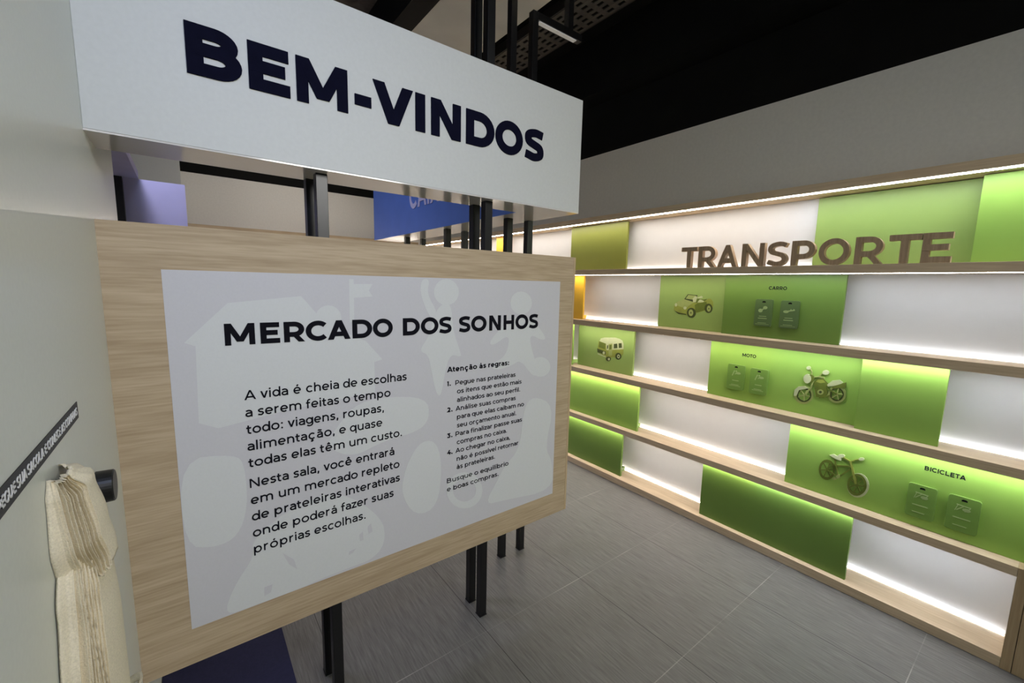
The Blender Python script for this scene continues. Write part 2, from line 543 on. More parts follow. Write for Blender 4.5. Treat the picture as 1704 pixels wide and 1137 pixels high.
    if acc == 'acute': ln((cx - 0.03, 0.60), (cx + 0.07, 0.72))
    elif acc == 'grave': ln((cx + 0.03, 0.60), (cx - 0.07, 0.72))
    elif acc == 'circ': ln((cx - 0.10, 0.60), (cx, 0.70), (cx + 0.10, 0.60))
    elif acc == 'tilde': ln(*spl([(cx - 0.13, 0.61), (cx - 0.07, 0.665), (cx + 0.05, 0.615), (cx + 0.12, 0.67)], 3))
    elif acc == 'ced': ln((cx + .02, 0.02), (cx + .02, -0.06), (cx + .07, -0.10), (cx + .02, -0.17), (cx - .07, -0.16))
    return W, S


ROUND = set('COQGacdegoqsS')
DIAG = set('AVXTvxfttz4')


def put(mb, ch, u0, v0, sx, sy, w, P, d0, d1, mi=0):
    W, S = glyph(ch, w)
    Q = lambda p: (u0 + p[0] * sx, v0 + p[1] * sy)
    for k, s in enumerate(S):
        d1 = d1 + (d1 - d0) * 0.03          # strokes overlap: keep their faces apart
        if s[0] in 'lo':
            L, Rr = edges(s[1], w, s[0] == 'o')
            mb.strip([Q(p) for p in L], [Q(p) for p in Rr], P, d0, d1, s[0] == 'o', mi)
        elif s[0] == 'p':
            _, x0, y0, x1, y1, wx = s
            mb.prism([Q(p) for p in ((x0 - wx / 2, y0), (x0 + wx / 2, y0), (x1 + wx / 2, y1), (x1 - wx / 2, y1))], P, d0, d1, mi)
        else:
            mb.prism([Q((s[1] + s[3] * math.cos(a * math.pi / 4), s[2] + s[3] * math.sin(a * math.pi / 4))) for a in range(8)], P, d0, d1, mi)
    return W


def measure(txt, w):
    x, out = 0.0, []
    for ch in txt:
        if ch == ' ':
            x += 0.27
            continue
        W, _ = glyph(ch, w)
        b = 0.035 if ch in ROUND else 0.012 if ch in DIAG else 0.072
        out.append((ch, x + b, W))
        x += W + 2 * b
    return out, out[0][1], out[-1][1] + out[-1][2]


def text_line(mb, txt, u0, u1, v0, size, w, P, d0, d1, mi=0):
    """one line of type set between u0 and u1; size is the em"""
    g, a, b = measure(txt, w)
    sx = (u1 - u0) / (b - a) if u1 is not None else size
    for ch, x, W in g:
        put(mb, ch, u0 + (x - a) * sx, v0, sx, size, w, P, d0, d1, mi)


def fit_letter(mb, ch, u0, u1, v0, cap, w, P, d0, d1, mi=0):
    W, _ = glyph(ch, w)
    put(mb, ch, u0, v0, (u1 - u0) / W, cap / 0.70, w, P, d0, d1, mi)

# ------------------------------------------------------------------ the setting
XW = -0.166          # face of the left wall
XF = 2.535           # front edges of the long shelf unit
XB = 2.725           # its white back
XU = 2.735           # plaster wall behind
ZTOP = 2.565         # where the plaster stops and the black ceiling void starts
YF = 5.60            # far wall
struct('floor', box(-3.0, 4.2, -3.2, YF + 0.2, -0.06, 0.0), M['tiles'])
struct('wall_left', box(XW - 0.14, XW, -3.0, 1.93, 0, 3.3), M['wall'])
struct('wall_right', box(XU, XU + 0.15, -3.0, YF + 0.15, 0, ZTOP), M['wall_upper'])
struct('wall_back', box(-3.0, XU, YF, YF + 0.15, 0, ZTOP), M['wall_upper'])
struct('ceiling', box(-3.0, 4.2, -0.3, YF + 0.2, 3.36, 3.42), M['black_ceiling'])
struct('trim_1', box(-0.6, 1.065, 1.2, YF, 3.25, 3.36), M['concrete'])          # bare slab strip
struct('trim_2', box(1.195, 1.665, 1.2, YF, 3.03, 3.36), M['grey_beam'])         # grey plaster beam
struct('trim_3', box(1.07, 1.19, 1.2, YF, 3.02, 3.36), M['black_ceiling'])     # black drop beside it
struct('trim_4', box(2.55, 4.2, -0.3, YF, 2.95, 3.36), M['black_ceiling'])
struct('trim_5', box(XU, XU + 0.15, -0.3, YF, ZTOP, 2.95), M['black_ceiling'])
struct('trim_6', box(-3.0, XU, YF, YF + 0.15, ZTOP, 3.36), M['black_ceiling'])

# a white pier and a lavender counter sign at the far left, seen through the gap under the sign
struct('wall_pier', box(-0.42, 0.02, 5.20, YF, 0, 3.0), M['sign_white'])

t = thing('cable_tray', 'black perforated cable tray running along the ceiling beside the grey beam', 'cable tray', (2.0, 1.3, 3.12))
mb = MB()
for k in range(6):
    mb.box(1.88 + k * 0.045, 1.903 + k * 0.045, 1.3, YF - 0.1, 3.12, 3.125)
for k in range(52):
    mb.box(1.88, 2.128, 1.3 + k * 0.082, 1.335 + k * 0.082, 3.1205, 3.1255)
mb.build('tray_base', mat('tray_steel', (70, 68, 64), 0.5, 0.4), t)
for s in (1.87, 2.13):
    box(s - 0.004, s + 0.004, 1.3, YF - 0.1, 3.12, 3.18).build('side_rail', M['steel'], t)
for k in range(4):
    box(1.995, 2.005, 1.6 + k * 1.1, 1.61 + k * 1.1, 3.1255, 3.36).build('hanger_rod', M['steel'], t)

# ------------------------------------------------------------------ overhead sign: front box and return along the aisle
YS = 1.413
sign = thing('overhead_sign', 'long white overhead sign box reading BEM-VINDOS, carried on black posts above the wooden board', 'sign', (0.6, 1.5, 1.83))
Z0, Z1 = 1.83, 2.316
box(XW, 1.449, YS, 1.59, Z0 + 0.004, Z1).build('front_box', M['sign_white'], sign, 0.0015)
box(XW, 1.449, YS + 0.001, 1.59, Z0, Z0 + 0.004).build('glossy_underside', M['gloss_white'], sign)
rb = box(1.228, 1.449, 1.59, 3.44, Z0 + 0.004, Z1).build('return_box', M['sign_white'], sign)
box(1.228, 1.449, 1.59, 3.44, Z0, Z0 + 0.004).build('glossy_underside', M['gloss_white'], rb)
bf = box(1.222, 1.228, 1.592, 3.44, Z0, Z1).build('blue_face', M['blue'], sign)
bf['label'] = 'blue inner face of the return'
PB = lambda u, v, d: (1.222 - d, 3.10 - u, v)
mb = MB()
text_line(mb, 'CAIXA', 0.352, 0.90, 1.984, 0.24, 0.13, PB, 0, 0.004)
o = mb.build('lettering', M['lilac'], bf)
o['label'] = 'lilac CAIXA lettering'
PS = lambda u, v, d: (u, YS - d, v)
mb = MB()
BV = (('B', .035, .154), ('E', .169, .269), ('M', .286, .428), ('-', .449, .500), ('V', .506, .641), ('I', .650, .685), ('N', .708, .825), ('D', .848, .973), ('O', .979, 1.112), ('S', 1.122, 1.225))
for ch, a, b in BV:
    w = 0.172 * 1.0
    fit_letter(mb, ch, a, b, 2.0105, 0.1215, 0.182 if ch != 'S' else 0.175, PS, 0, 0.004)
o = mb.build('lettering', M['navy'], sign)
o['label'] = 'navy BEM-VINDOS lettering'

# ------------------------------------------------------------------ black square posts
PW = 0.034
G = 'black steel posts carrying the overhead sign'


def post(x, y, zt, label, frame=False):
    p = thing('steel_post', label, 'post', (x + PW / 2, y + PW / 2, 0), G)
    box(x, x + PW, y, y + PW, 0.003, Z0 - 0.0005).build('lower_tube', M['steel'], p, 0.001)
    box(x - 0.002, x + PW + 0.002, y - 0.002, y + PW + 0.002, 0.0, 0.004).build('floor_plate', M['steel'], p)
    if zt > Z1:
        box(x, x + PW, y, y + PW, Z1 + 0.0005, zt).build('upper_tube', M['steel'], p, 0.001)
    if frame:
        z = zt
        ar = box(x + PW, x + 0.335, y, y + PW, z - PW, z).build('cross_arm', M['steel'], p)
        o = box(x + PW + 0.01, x + 0.30, y + 0.005, y + PW - 0.005, z - PW - 0.004, z - PW).build('pale_strip', M['lamp'], ar)
        o['label'] = 'pale strip under the arm'
        box(x + 0.235, x + 0.269, y, y + PW, z, 3.36).build('riser', M['steel'], p)
    return p


post(0.338, 1.4535, 3.25, 'black steel post behind the left end of the board, front one of its pair')
post(0.331, 1.556, 3.25, 'black steel post behind the left end of the board, rear one of its pair')
post(0.966, 1.4535, 3.25, 'black steel post under the right half of the board, front one of the close pair')
post(0.973, 1.556, 3.25, 'black steel post just behind the nearest post under the right half of the board')
post(1.288, 1.740, 3.029, 'black steel post by the right end of the board, second from the outer edge')
post(1.415, 1.735, 2.82, 'outermost black steel post at the board right end, bent into a frame above', True)
post(1.275, 2.345, 0, 'thin black post midway along the blue sign, on the aisle side of its pair')
post(1.410, 2.365, 0, 'thin black post midway along the blue sign, on the shelf side of its pair')
post(1.293, 2.985, 0, 'thin black post at the far end of the blue sign, on the aisle side')
post(1.430, 3.010, 0, 'thin black post at the far end of the blue sign, on the shelf side')

# ------------------------------------------------------------------ the wooden information board
YB = 1.44
board = thing('information_board', 'large pale oak board with grey MERCADO DOS SONHOS poster, fixed to black posts', 'board', (0.65, 1.446, 0.37))
box(XW, 1.459, YB, 1.452, 0.371, 1.6345).build('panel', M['oak_x'], board)
box(1.460, 1.472, YB, 1.452, 0.371, 1.6345).build('edge_band', M['oak_edge'], board)
PP = lambda u, v, d: (u, YB - d, v)
po = MB()
po.prism([(-0.05, 0.4825), (1.3755, 0.4825), (1.3755, 1.5195), (-0.05, 1.5195)], PP, 0, 0.001)
poster = po.build('poster', M['poster'], board)
mb = MB()
SIL = [[(-146,13245),(896,14315),(2795,14512),(3461,13646),(4755,12981),(5313,12307),(5021,12241),(5033,11166),(2448,10994),(478,10732),(36,10960),(96,13138)],[(4247,15070),(4394,15074),(4378,13667),(4228,13639)],[(4390,14913),(5021,14925),(4883,14704),(5012,14506),(4389,14461)],[(3971,13789),(3947,13656),(3885,13539),(3791,13448),(3676,13392),(3551,13377),(3429,13404),(3321,13469),(3238,13565),(3188,13683),(3173,13812),(3197,13940),(3256,14054),(3345,14144),(3456,14202),(3579,14221),(3702,14199),(3813,14138),(3900,14042),(3955,13922)],[(6931,15140),(7019,15142),(7077,15110),(7105,15044),(7102,14943),(7068,14807),(7072,14661),(7113,14503),(7191,14333),(7308,14149),(7380,13991),(7405,13860),(7384,13756),(7315,13681),(7235,13688),(7143,13774),(7040,13941),(6926,14184),(6844,14402),(6793,14596),(6773,14767),(6784,14915),(6814,15026),(6862,15101)],[(8375,14675),(8349,14519),(8271,14378),(8151,14267),(7999,14197),(7833,14174),(7669,14200),(7523,14272),(7409,14381),(7336,14517),(7311,14667),(7336,14817),(7409,14953),(7524,15063),(7669,15135),(7831,15163),(7996,15143),(8147,15076),(8268,14969),(8347,14830)],[(7781,14237),(7886,14236),(7970,14173),(8033,14046),(8074,13856),(8093,13602),(8125,13362),(8172,13136),(8232,12924),(8306,12725),(8369,12554),(8420,12412),(8459,12298),(8486,12214),(8473,12164),(8421,12148),(8330,12168),(8201,12221),(8089,12215),(7995,12150),(7918,12026),(7858,11844),(7803,11652),(7756,11450),(7714,11237),(7678,11013),(7638,10847),(7594,10739),(7545,10689),(7492,10696),(7440,10761),(7387,10881),(7335,11058),(7284,11289),(7237,11506),(7195,11709),(7157,11899),(7124,12075),(7074,12217),(7007,12324),(6924,12397),(6825,12436),(6780,12501),(6789,12592),(6851,12711),(6968,12857),(7065,13010),(7141,13168),(7196,13331),(7230,13499),(7277,13656),(7337,13800),(7409,13933),(7495,14055),(7585,14146),(7681,14207)],[(12080,14228),(12055,14072),(11972,13933),(11840,13824),(11672,13756),(11486,13736),(11301,13765),(11134,13839),(11002,13950),(10916,14087),(10884,14238),(10908,14387),(10986,14522),(11111,14630),(11272,14701),(11454,14726),(11640,14703),(11812,14634),(11951,14524),(12044,14384)],[(11389,13650),(11626,13650),(11866,13592),(12111,13472),(12359,13289),(12612,13041),(12794,12841),(12900,12692),(12929,12596),(12881,12554),(12794,12546),(12669,12572),(12506,12632),(12309,12725),(12166,12759),(12076,12735),(12039,12652),(12053,12511),(12098,12329),(12173,12104),(12280,11836),(12418,11522),(12502,11272),(12529,11088),(12499,10972),(12412,10924),(12297,10947),(12153,11039),(11981,11198),(11784,11424),(11610,11575),(11457,11654),(11325,11661),(11214,11599),(11069,11545),(10892,11499),(10683,11461),(10445,11432),(10258,11430),(10120,11453),(10030,11502),(9986,11576),(10004,11649),(10082,11720),(10222,11790),(10425,11860),(10590,11974),(10717,12132),(10803,12335),(10850,12580),(10830,12734),(10746,12795),(10597,12765),(10385,12645),(10209,12564),(10068,12521),(9960,12516),(9885,12549),(9877,12617),(9937,12721),(10065,12863),(10262,13042),(10441,13198),(10600,13331),(10740,13439),(10859,13522),(11007,13585),(11183,13628)],[(13311,11235),(13287,11093),(13205,10971),(13073,10882),(12904,10835),(12718,10834),(12532,10878),(12364,10962),(12231,11077),(12143,11213),(12110,11356),(12133,11493),(12211,11611),(12336,11700),(12497,11750),(12680,11756),(12867,11718),(13039,11637),(13180,11522),(13274,11384)],[(3434,9653),(3476,9758),(3552,9891),(3661,10054),(3806,10248),(3985,10472),(4183,10650),(4399,10781),(4635,10865),(4892,10899),(5187,10910),(5523,10899),(5902,10862),(6330,10800),(6668,10700),(6910,10560),(7049,10382),(7082,10167),(7077,9977),(7034,9815),(6952,9679),(6832,9572),(6651,9486),(6410,9421),(6113,9377),(5764,9354),(5439,9314),(5136,9256),(4854,9180),(4593,9089),(4344,9056),(4109,9081),(3887,9163),(3677,9298),(3533,9424),(3453,9542)],[(4,9963),(325,9924),(586,9871),(783,9806),(911,9728),(968,9638),(1012,9486),(1043,9272),(1060,8995),(1063,8654),(1047,8343),(1012,8064),(956,7817),(882,7603),(789,7433),(678,7307),(550,7226),(406,7188),(252,7180),(90,7203),(-79,7255),(-256,7335),(-382,7560),(-461,7926),(-493,8431),(-479,9073),(-393,9538),(-233,9833)],[(375,5171),(449,5382),(541,5588),(651,5791),(781,5991),(930,6188),(1040,6372),(1108,6544),(1135,6701),(1121,6843),(1188,6995),(1339,7158),(1576,7335),(1904,7528),(2233,7678),(2563,7786),(2893,7849),(3225,7865),(3564,7793),(3910,7630),(4265,7371),(4631,7010),(4919,6665),(5125,6341),(5243,6042),(5269,5772),(5257,5540),(5207,5345),(5119,5191),(4993,5076),(4847,4991),(4680,4936),(4493,4911),(4288,4915),(4072,4916),(3846,4916),(3609,4914),(3364,4910),(3163,4904),(3005,4896),(2887,4887),(2809,4876),(2713,4866),(2598,4857),(2465,4848),(2316,4841),(2138,4837),(1932,4836),(1702,4837),(1447,4841),(1206,4845),(979,4848),(764,4851),(561,4853),(430,4907),(369,5013)],[(6314,8428),(6448,8639),(6591,8798),(6743,8903),(6905,8954),(7077,8950),(7227,8889),(7354,8771),(7457,8593),(7535,8356),(7584,8060),(7602,7705),(7590,7291),(7546,6819),(7449,6457),(7300,6208),(7101,6072),(6854,6049),(6634,6104),(6439,6235),(6269,6441),(6123,6720),(6028,6988),(5982,7247),(5985,7499),(6037,7744),(6109,7981),(6201,8208)],[(10083,5446),(10348,5421),(10721,5380),(11208,5320),(11822,5240),(12575,5138),(13157,5155),(13547,5297),(13730,5564),(13701,5954),(13646,6295),(13564,6587),(13458,6831),(13327,7027),(13263,7299),(13266,7646),(13335,8071),(13471,8574),(13484,8996),(13376,9336),(13150,9591),(12810,9760),(12525,9851),(12290,9866),(12103,9808),(11963,9676),(11851,9464),(11765,9172),(11706,8799),(11673,8343),(11591,7953),(11459,7633),(11279,7384),(11052,7206),(10862,7042),(10707,6889),(10587,6748),(10500,6618),(10393,6461),(10264,6277),(10115,6067),(9945,5832),(9884,5651),(9929,5522)],[(9598,6189),(9556,5946),(9237,6133),(9263,6286)],[(9556,5946),(9428,5755),(9156,6013),(9237,6133)],[(9428,5755),(9227,5636),(9031,5937),(9156,6013)],[(9227,5636),(8976,5599),(8873,5912),(9031,5937)],[(8976,5599),(8702,5647),(8700,5940),(8873,5912)],[(8702,5647),(8433,5772),(8528,6018),(8700,5940)],[(8433,5772),(8194,5960),(8375,6137),(8528,6018)],[(8194,5960),(8007,6192),(8254,6285),(8375,6137)],[(8007,6192),(7889,6445),(8177,6447),(8254,6285)],[(7889,6445),(7848,6697),(8150,6609),(8177,6447)],[(7848,6697),(7888,6924),(8176,6755),(8150,6609)],[(7888,6924),(8005,7106),(8251,6872),(8176,6755)],[(8005,7106),(8188,7228),(8370,6949),(8251,6872)],[(8188,7228),(8423,7276),(8521,6979),(8370,6949)],[(8423,7276),(8689,7245),(8691,6957),(8521,6979)],[(8689,7245),(8960,7135),(8863,6885),(8691,6957)],[(8960,7135),(9210,6955),(9022,6770),(8863,6885)],[(9210,6955),(9414,6721),(9149,6621),(9022,6770)],[(9414,6721),(9548,6456),(9233,6454),(9149,6621)],[(9548,6456),(9598,6189),(9263,6286),(9233,6454)]]
SILH = [[(1368,5335),(1597,5347),(1539,5086),(1353,5034)],[(1919,6298),(2238,5941),(2320,5556),(2089,5827)],[(4657,6246),(4778,6332),(4830,5994),(4686,5957)],[(4360,6036),(4478,6120),(4494,5798),(4377,5778)],[(4004,5543),(4233,5580),(4115,5437),(3978,5415)]]



def clip(poly):
    for ax, lo, hi in ((0, -0.049, 1.3745), (1, 0.4835, 1.5185)):
        for s, lim in ((1, lo), (-1, -hi)):
            out = []
            for i in range(len(poly)):
                a, b = poly[i - 1], poly[i]
                ia, ib = s * a[ax] >= lim, s * b[ax] >= lim
                if ia != ib:
                    tt = (lim - s * a[ax]) / (s * b[ax] - s * a[ax])
                    out.append((a[0] + (b[0] - a[0]) * tt, a[1] + (b[1] - a[1]) * tt))
                if ib:
                    out.append(b)
            poly = out
            if len(poly) < 3:
                return []
    return poly


for k, p in enumerate(SIL):
    q = clip([(a / 1e4, b / 1e4) for a, b in p])
    if q:
        mb.prism(q, PP, 0.001, 0.00122 + 0.00002 * k)
for p in SILH:
    q = clip([(a / 1e4, b / 1e4) for a, b in p])
    mb.prism(q, PP, 0.001, 0.0021, 1)
mb.build('silhouettes', [M['poster_light'], M['poster']], poster)
TD0, TD1 = 0.001, 0.0026
mb = MB()
MS = (('M', .077, .151), ('E', .165, .216), ('R', .227, .284), ('C', .289, .353), ('A', .353, .424), ('D', .431, .497), ('O', .500, .570), ('D', .608, .673), ('O', .678, .749), ('S', .752, .806), ('S', .838, .891), ('O', .893, .977), ('N', .986, 1.040), ('H', 1.054, 1.111), ('O', 1.119, 1.189), ('S', 1.194, 1.247))
MS = MS[:11] + (('O', .895, .968), ('N', .982, 1.040), ('H', 1.055, 1.110), ('O', 1.118, 1.189), ('S', 1.194, 1.247))
for ch, a, b in MS:
    fit_letter(mb, ch, a, b, 1.3105, 0.0625, 0.165 if ch != 'S' else 0.155, PP, TD0, TD1)
    if b in (.749, .806, 1.247):
        mb.build('heading_word', M['ink'], poster)
        mb = MB()
E1 = 0.0405
INTRO = (('A vida é cheia de escolhas', .620), ('a serem feitas o tempo', .558), ('todo: viagens, roupas,', .533), ('alimentação, e quase', .526), ('todas elas têm um custo.', .599),
         ('Nesta sala, você entrará', .569), ('em um mercado repleto', .588), ('de prateleiras interativas', .589), ('onde poderá fazer suas', .564), ('próprias escolhas.', .459))
for k, (s, e) in enumerate(INTRO):
    z = 1.146 - 0.0522 * k if k < 5 else 0.872 - 0.0535 * (k - 5)
    mb = MB()
    text_line(mb, s, .115, e, z, E1, 0.104, PP, TD0, TD1)
    mb.build('intro_line', M['ink'], poster)
mb = MB()
text_line(mb, 'Atenção às regras:', .787, 1.088, 1.1565, 0.030, 0.14, PP, TD0, TD1)
mb.build('rules_heading', M['ink'], poster)
RULES = (('Pegue nas prateleiras', .824, 1.125, '1.'), ('os itens que estão mais', .832, 1.160, ''), ('alinhados ao seu perfil.', .832, 1.153, ''), ('Análise suas compras', .826, 1.129, '2.'), ('para que elas caibam no', .832, 1.177, ''), ('seu orçamento anual.', .832, 1.134, ''),
         ('Para finalizar passe suas', .826, 1.168, '3.'), ('compras no caixa.', .832, 1.084, ''), ('Ao chegar no caixa,', .826, 1.102, '4.'), ('não é possível retornar', .832, 1.150, ''), ('às prateleiras.', .832, 1.022, ''))
for k, (s, a, e, nn) in enumerate(RULES):
    z = 1.101 - 0.0353 * k
    mb = MB()
    text_line(mb, s, a, e, z, 0.0268, 0.10, PP, TD0, TD1)
    mb.build('rules_line', M['ink'], poster)
    if nn:
        mb = MB()
        text_line(mb, nn, .788, None, z, 0.0268, 0.16, PP, TD0, TD1)
        mb.build('rules_number', M['ink'], poster)
mb = MB()
text_line(mb, 'Busque o equilíbrio', .787, 1.097, .6995, 0.0275, 0.10, PP, TD0, TD1)
text_line(mb, 'e boas compras.', .787, 1.043, .6635, 0.0275, 0.10, PP, TD0, TD1)
mb.build('closing_text', M['ink'], poster)

# ------------------------------------------------------------------ left wall: strip, peg, bags
PL = lambda u, v, d: (XW + d, u, v)
st = thing('instruction_strip', 'narrow black strip with white capitals stuck along the left wall above the bag', 'wall strip', (XW, 0.8, 1.253))
mb = MB()
mb.prism([(0.555, 1.2525), (1.031, 1.2525), (1.031, 1.281), (0.555, 1.281)], PL, 0, 0.0012)
mb.build('strip', M['tape'], st)
mb = MB()
text_line(mb, 'PEGUE SUA SACOLA E COMECE AS COMPRAS', 0.626, 1.020, 1.2605, 0.0185, 0.11, PL, 0.0012, 0.002)
mb.build('lettering', M['tape_print'], st)


def disc_x(mb, x0, x1, y, z, r0, r1, n=36):
    b = len(mb.v)
    for x, r in ((x0, r0), (x1 - 0.002, r1), (x1, r1 - 0.002)):
        mb.v += [(x, y + r * math.cos(2 * math.pi * i / n), z + r * math.sin(2 * math.pi * i / n)) for i in range(n)]
    for k in (0, 1):
        for i in range(n):
            j = (i + 1) % n
            mb.f.append([b + k * n + i, b + k * n + j, b + (k + 1) * n + j, b + (k + 1) * n + i]); mb.mi.append(0)
    mb.f.append([b + 2 * n + i for i in range(n)]); mb.mi.append(0)
    mb.f.append([b + i for i in reversed(range(n))]); mb.mi.append(0)


mb = MB()
disc_x(mb, XW, XW + 0.0275, 1.12, 1.0845, 0.032, 0.031)
peg = mb.build('wall_peg', M['peg'], None, origin=(XW, 1.12, 1.0845))
tag(peg, 'round black peg on the left wall beside the hanging canvas bag', 'wall peg')


def surf(mb, grid, thick):
    """double sided cloth sheet from a grid of points, thickness along x"""
    nv, nu = len(grid), len(grid[0])
    b = len(mb.v)
    for r_ in grid:
        for p in r_:
            mb.v.append(p)
    for r_ in grid:
        for p in r_:
            mb.v.append((max(XW + 0.0005, p[0] - thick), p[1], p[2]))
    n = nv * nu
    for j in range(nv - 1):
        for i in range(nu - 1):
            a = b + j * nu + i
            mb.f.append([a, a + 1, a + nu + 1, a + nu]); mb.mi.append(0)
            mb.f.append([n + a, n + a + nu, n + a + nu + 1, n + a + 1]); mb.mi.append(0)
    for j in range(nv - 1):
        for i in (0, nu - 1):
            a = b + j * nu + i
            mb.f.append([a, a + nu, n + a + nu, n + a]); mb.mi.append(0)
    for i in range(nu - 1):
        for j in (0, nv - 1):
            a = b + j * nu + i
            mb.f.append([a, a + 1, n + a + 1, n + a]); mb.mi.append(0)


def lerp_tab(tab, z):
    for (z0, a), (z1, b) in zip(tab, tab[1:]):
        if z <= z0 and z >= z1:
            t_ = (z0 - z) / (z0 - z1)
            t_ = t_ * t_ * (3 - 2 * t_)
            return [p + (q - p) * t_ for p, q in zip(a, b)]
    return tab[-1][1]


def cloth(ztab, z0, z1, nz, nu, folds, thick, lean=0.0):
    """hanging cloth against the left wall: ztab gives (y left, y right, bulge) by height"""
    g = []
    for j in range(nz):
        z = z0 + (z1 - z0) * j / (nz - 1)
        ya, yb, B = lerp_tab(ztab, z)
        row = []
        for i in range(nu):
            u = (i / (nu - 1)) ** 1.6
            prof = math.sin(math.pi * u) ** 0.8 if 0 < u < 1 else 0.0
            if u > 0.5:
                prof = max(prof, 0.35) if j > 6 else prof
            x = XW + 0.004 + B * prof
            dz = 0.0
            nx_, ny_ = (0.45, -0.9) if u < 0.45 else (0.9, -0.3)
            dsp = 0.0
            for (uc, wd, am, dr, zs, ze) in folds:
                if zs >= z >= ze:
                    e = min(1.0, (zs - z) / 0.03 + 0.4)
                    c = uc + dr * (zs - z) + 0.006 * math.sin(23 * z + 40 * uc)
                    q_ = u - c
                    q_ = max(0.0, 1 + q_ / wd) if q_ < 0 else max(0.0, 1 - q_ / (0.35 * wd))
                    dsp += am * e * q_ ** 1.5 * min(1.0, prof * 3)
            y = ya + (yb - ya) * u + lean * (z0 - z) + ny_ * dsp
            x += nx_ * dsp
            row.append((max(XW + 0.0025, x), y, z + 0.002 * math.sin(26 * u + 2)))
        g.append(row)
    return g


bag = thing('tote_bag', 'cream canvas tote bag bunched in folds, hanging on the left wall', 'bag', (XW + 0.02, 0.9, 1.15))
body = [(1.12, (0.80, 0.97, 0.030)), (1.05, (0.765, 1.00, 0.040)), (0.95, (0.745, 1.01, 0.044)), (0.80, (0.735, 1.02, 0.044)), (0.55, (0.73, 1.03, 0.042))]
F1 = [(c_, w_, a_, 0.05, 1.13, 0.5) for c_, w_, a_ in ((0.055, 0.04, 0.010), (0.095, 0.035, 0.018), (0.125, 0.026, 0.020), (0.15, 0.022, 0.022), (0.178, 0.025, 0.022), (0.21, 0.03, 0.018))]
mb = MB()
surf(mb, cloth(body, 1.12, 0.55, 70, 300, F1, 0.003), 0.003)
mb.build('bag_body', M['canvas'], bag, smooth=True)
top = [(1.225, (0.80, 0.865, 0.016)), (1.20, (0.785, 0.93, 0.034)), (1.13, (0.775, 0.965, 0.042)), (1.075, (0.79, 0.975, 0.047)), (1.03, (0.80, 0.98, 0.048))]
F2 = [(c_, w_, a_, d_, 1.24, 1.0) for c_, w_, a_, d_ in ((0.04, 0.04, 0.012, 0.3), (0.08, 0.036, 0.018, 0.45), (0.118, 0.034, 0.020, 0.5), (0.155, 0.034, 0.020, 0.45), (0.20, 0.04, 0.016, 0.4), (0.27, 0.05, 0.010, 0.3))]
mb = MB()
surf(mb, cloth(top, 1.225, 1.062, 40, 300, F2, 0.004), 0.004)
o = mb.build('folded_top', M['canvas'], bag, smooth=True)
# carrying strap looping out at the lower right
g = []
for k in range(25):
    a = math.pi * k / 24
    cx, cz = XW + 0.004 + 0.038 * math.sin(a), 0.628 + 0.048 * math.sin(a) ** 0.8
    yy = 1.02 + 0.10 * k / 24
    g.append([(cx, yy - 0.012, cz), (cx + 0.002, yy, cz + 0.004), (cx, yy + 0.014, cz)])
mb = MB()
surf(mb, g, 0.003)
mb.build('carrying_strap', M['canvas'], bag, smooth=True)


# ------------------------------------------------------------------ the long shelf unit
SH = [(1.995, 2.035), (1.592, 1.633), (1.188, 1.229), (0.793, 0.833), (0.401, 0.440), (0.0, 0.047)]
Y0, Y1 = 0.0, YF
unit = thing('wall_shelf_unit', 'long oak shelf unit with glowing white back along the right wall, marked TRANSPORTE', 'shelving', (2.64, 2.8, 0))
YE = -0.15
for k, (z0, z1) in enumerate(SH):
    bo = box(XF, XU - 0.001, Y0 if k > 3 else YE, Y1 - 0.22, z0, z1).build('shelf_board', M['oak_y'], unit, 0.001)
rows = []
for k in range(5):
    zt, zb = SH[k][0], SH[k + 1][1]
    rows.append((zb, zt))
    box(XB, XU - 0.0015, Y0 if k > 3 else YE, Y1 - 0.22, zb + 0.0005, zt - 0.0005).build('back_panel', M['white_panel'], unit)
    for a, b, mm in (((Y0 if k > 3 else YE) + 0.005, 1.0, 'led_cool'), (1.002, Y1 - 0.24, 'led_warm')):
        box(XF + 0.014, XF + (0.044, 0.030, 0.034, 0.034, 0.034)[k], a, b, zt - 0.0016, zt - 0.0004).build('led_strip', M[mm], unit)
box(XF - 0.001, XU - 0.001, Y0 - 0.030, Y0 - 0.0005, 0.0, 0.440).build('end_panel', M['oak_edge'], unit)
box(XF - 0.001, XU - 0.001, YE, Y0 - 0.032, 0.0, 0.440).build('end_panel', M['oak_edge'], unit)
box(XF - 0.001, XU - 0.001, YE - 0.03, YE - 0.0005, 0.0, 2.035).build('end_panel', M['oak_edge'], unit)

# strips that glow along the foot of the white back
for k in range(5):
    zb = rows[k][0]
    for s0, s1, mm in ((Y0 if k > 3 else YE, 1.0, 'led_back_cool'), (1.0, Y1 - 0.23, 'led_back_warm')):
        box(XB - 0.016, XB - 0.009, s0 + 0.003, s1 - 0.003, zb + 0.0004, zb + 0.0035).build('led_foot_strip', M[mm], unit)


def panel(name, row, ya, yb, xf, mt, label, cat='display panel', group=None):
    zb, zt = rows[row]
    o = thing(name, label, cat, (xf + 0.009, (ya + yb) / 2, zb), group)
    box(xf, xf + 0.018, ya, yb, zb + 0.0004, zt - 0.004).build('face_sheet', M[mt], o, 0.0012)
    for s in (ya + 0.05, yb - 0.07):
        box(xf + 0.0185, XB - 0.024, s, s + 0.02, zb + 0.0004, zb + 0.03).build('rear_foot', M[mt], o)
    return o


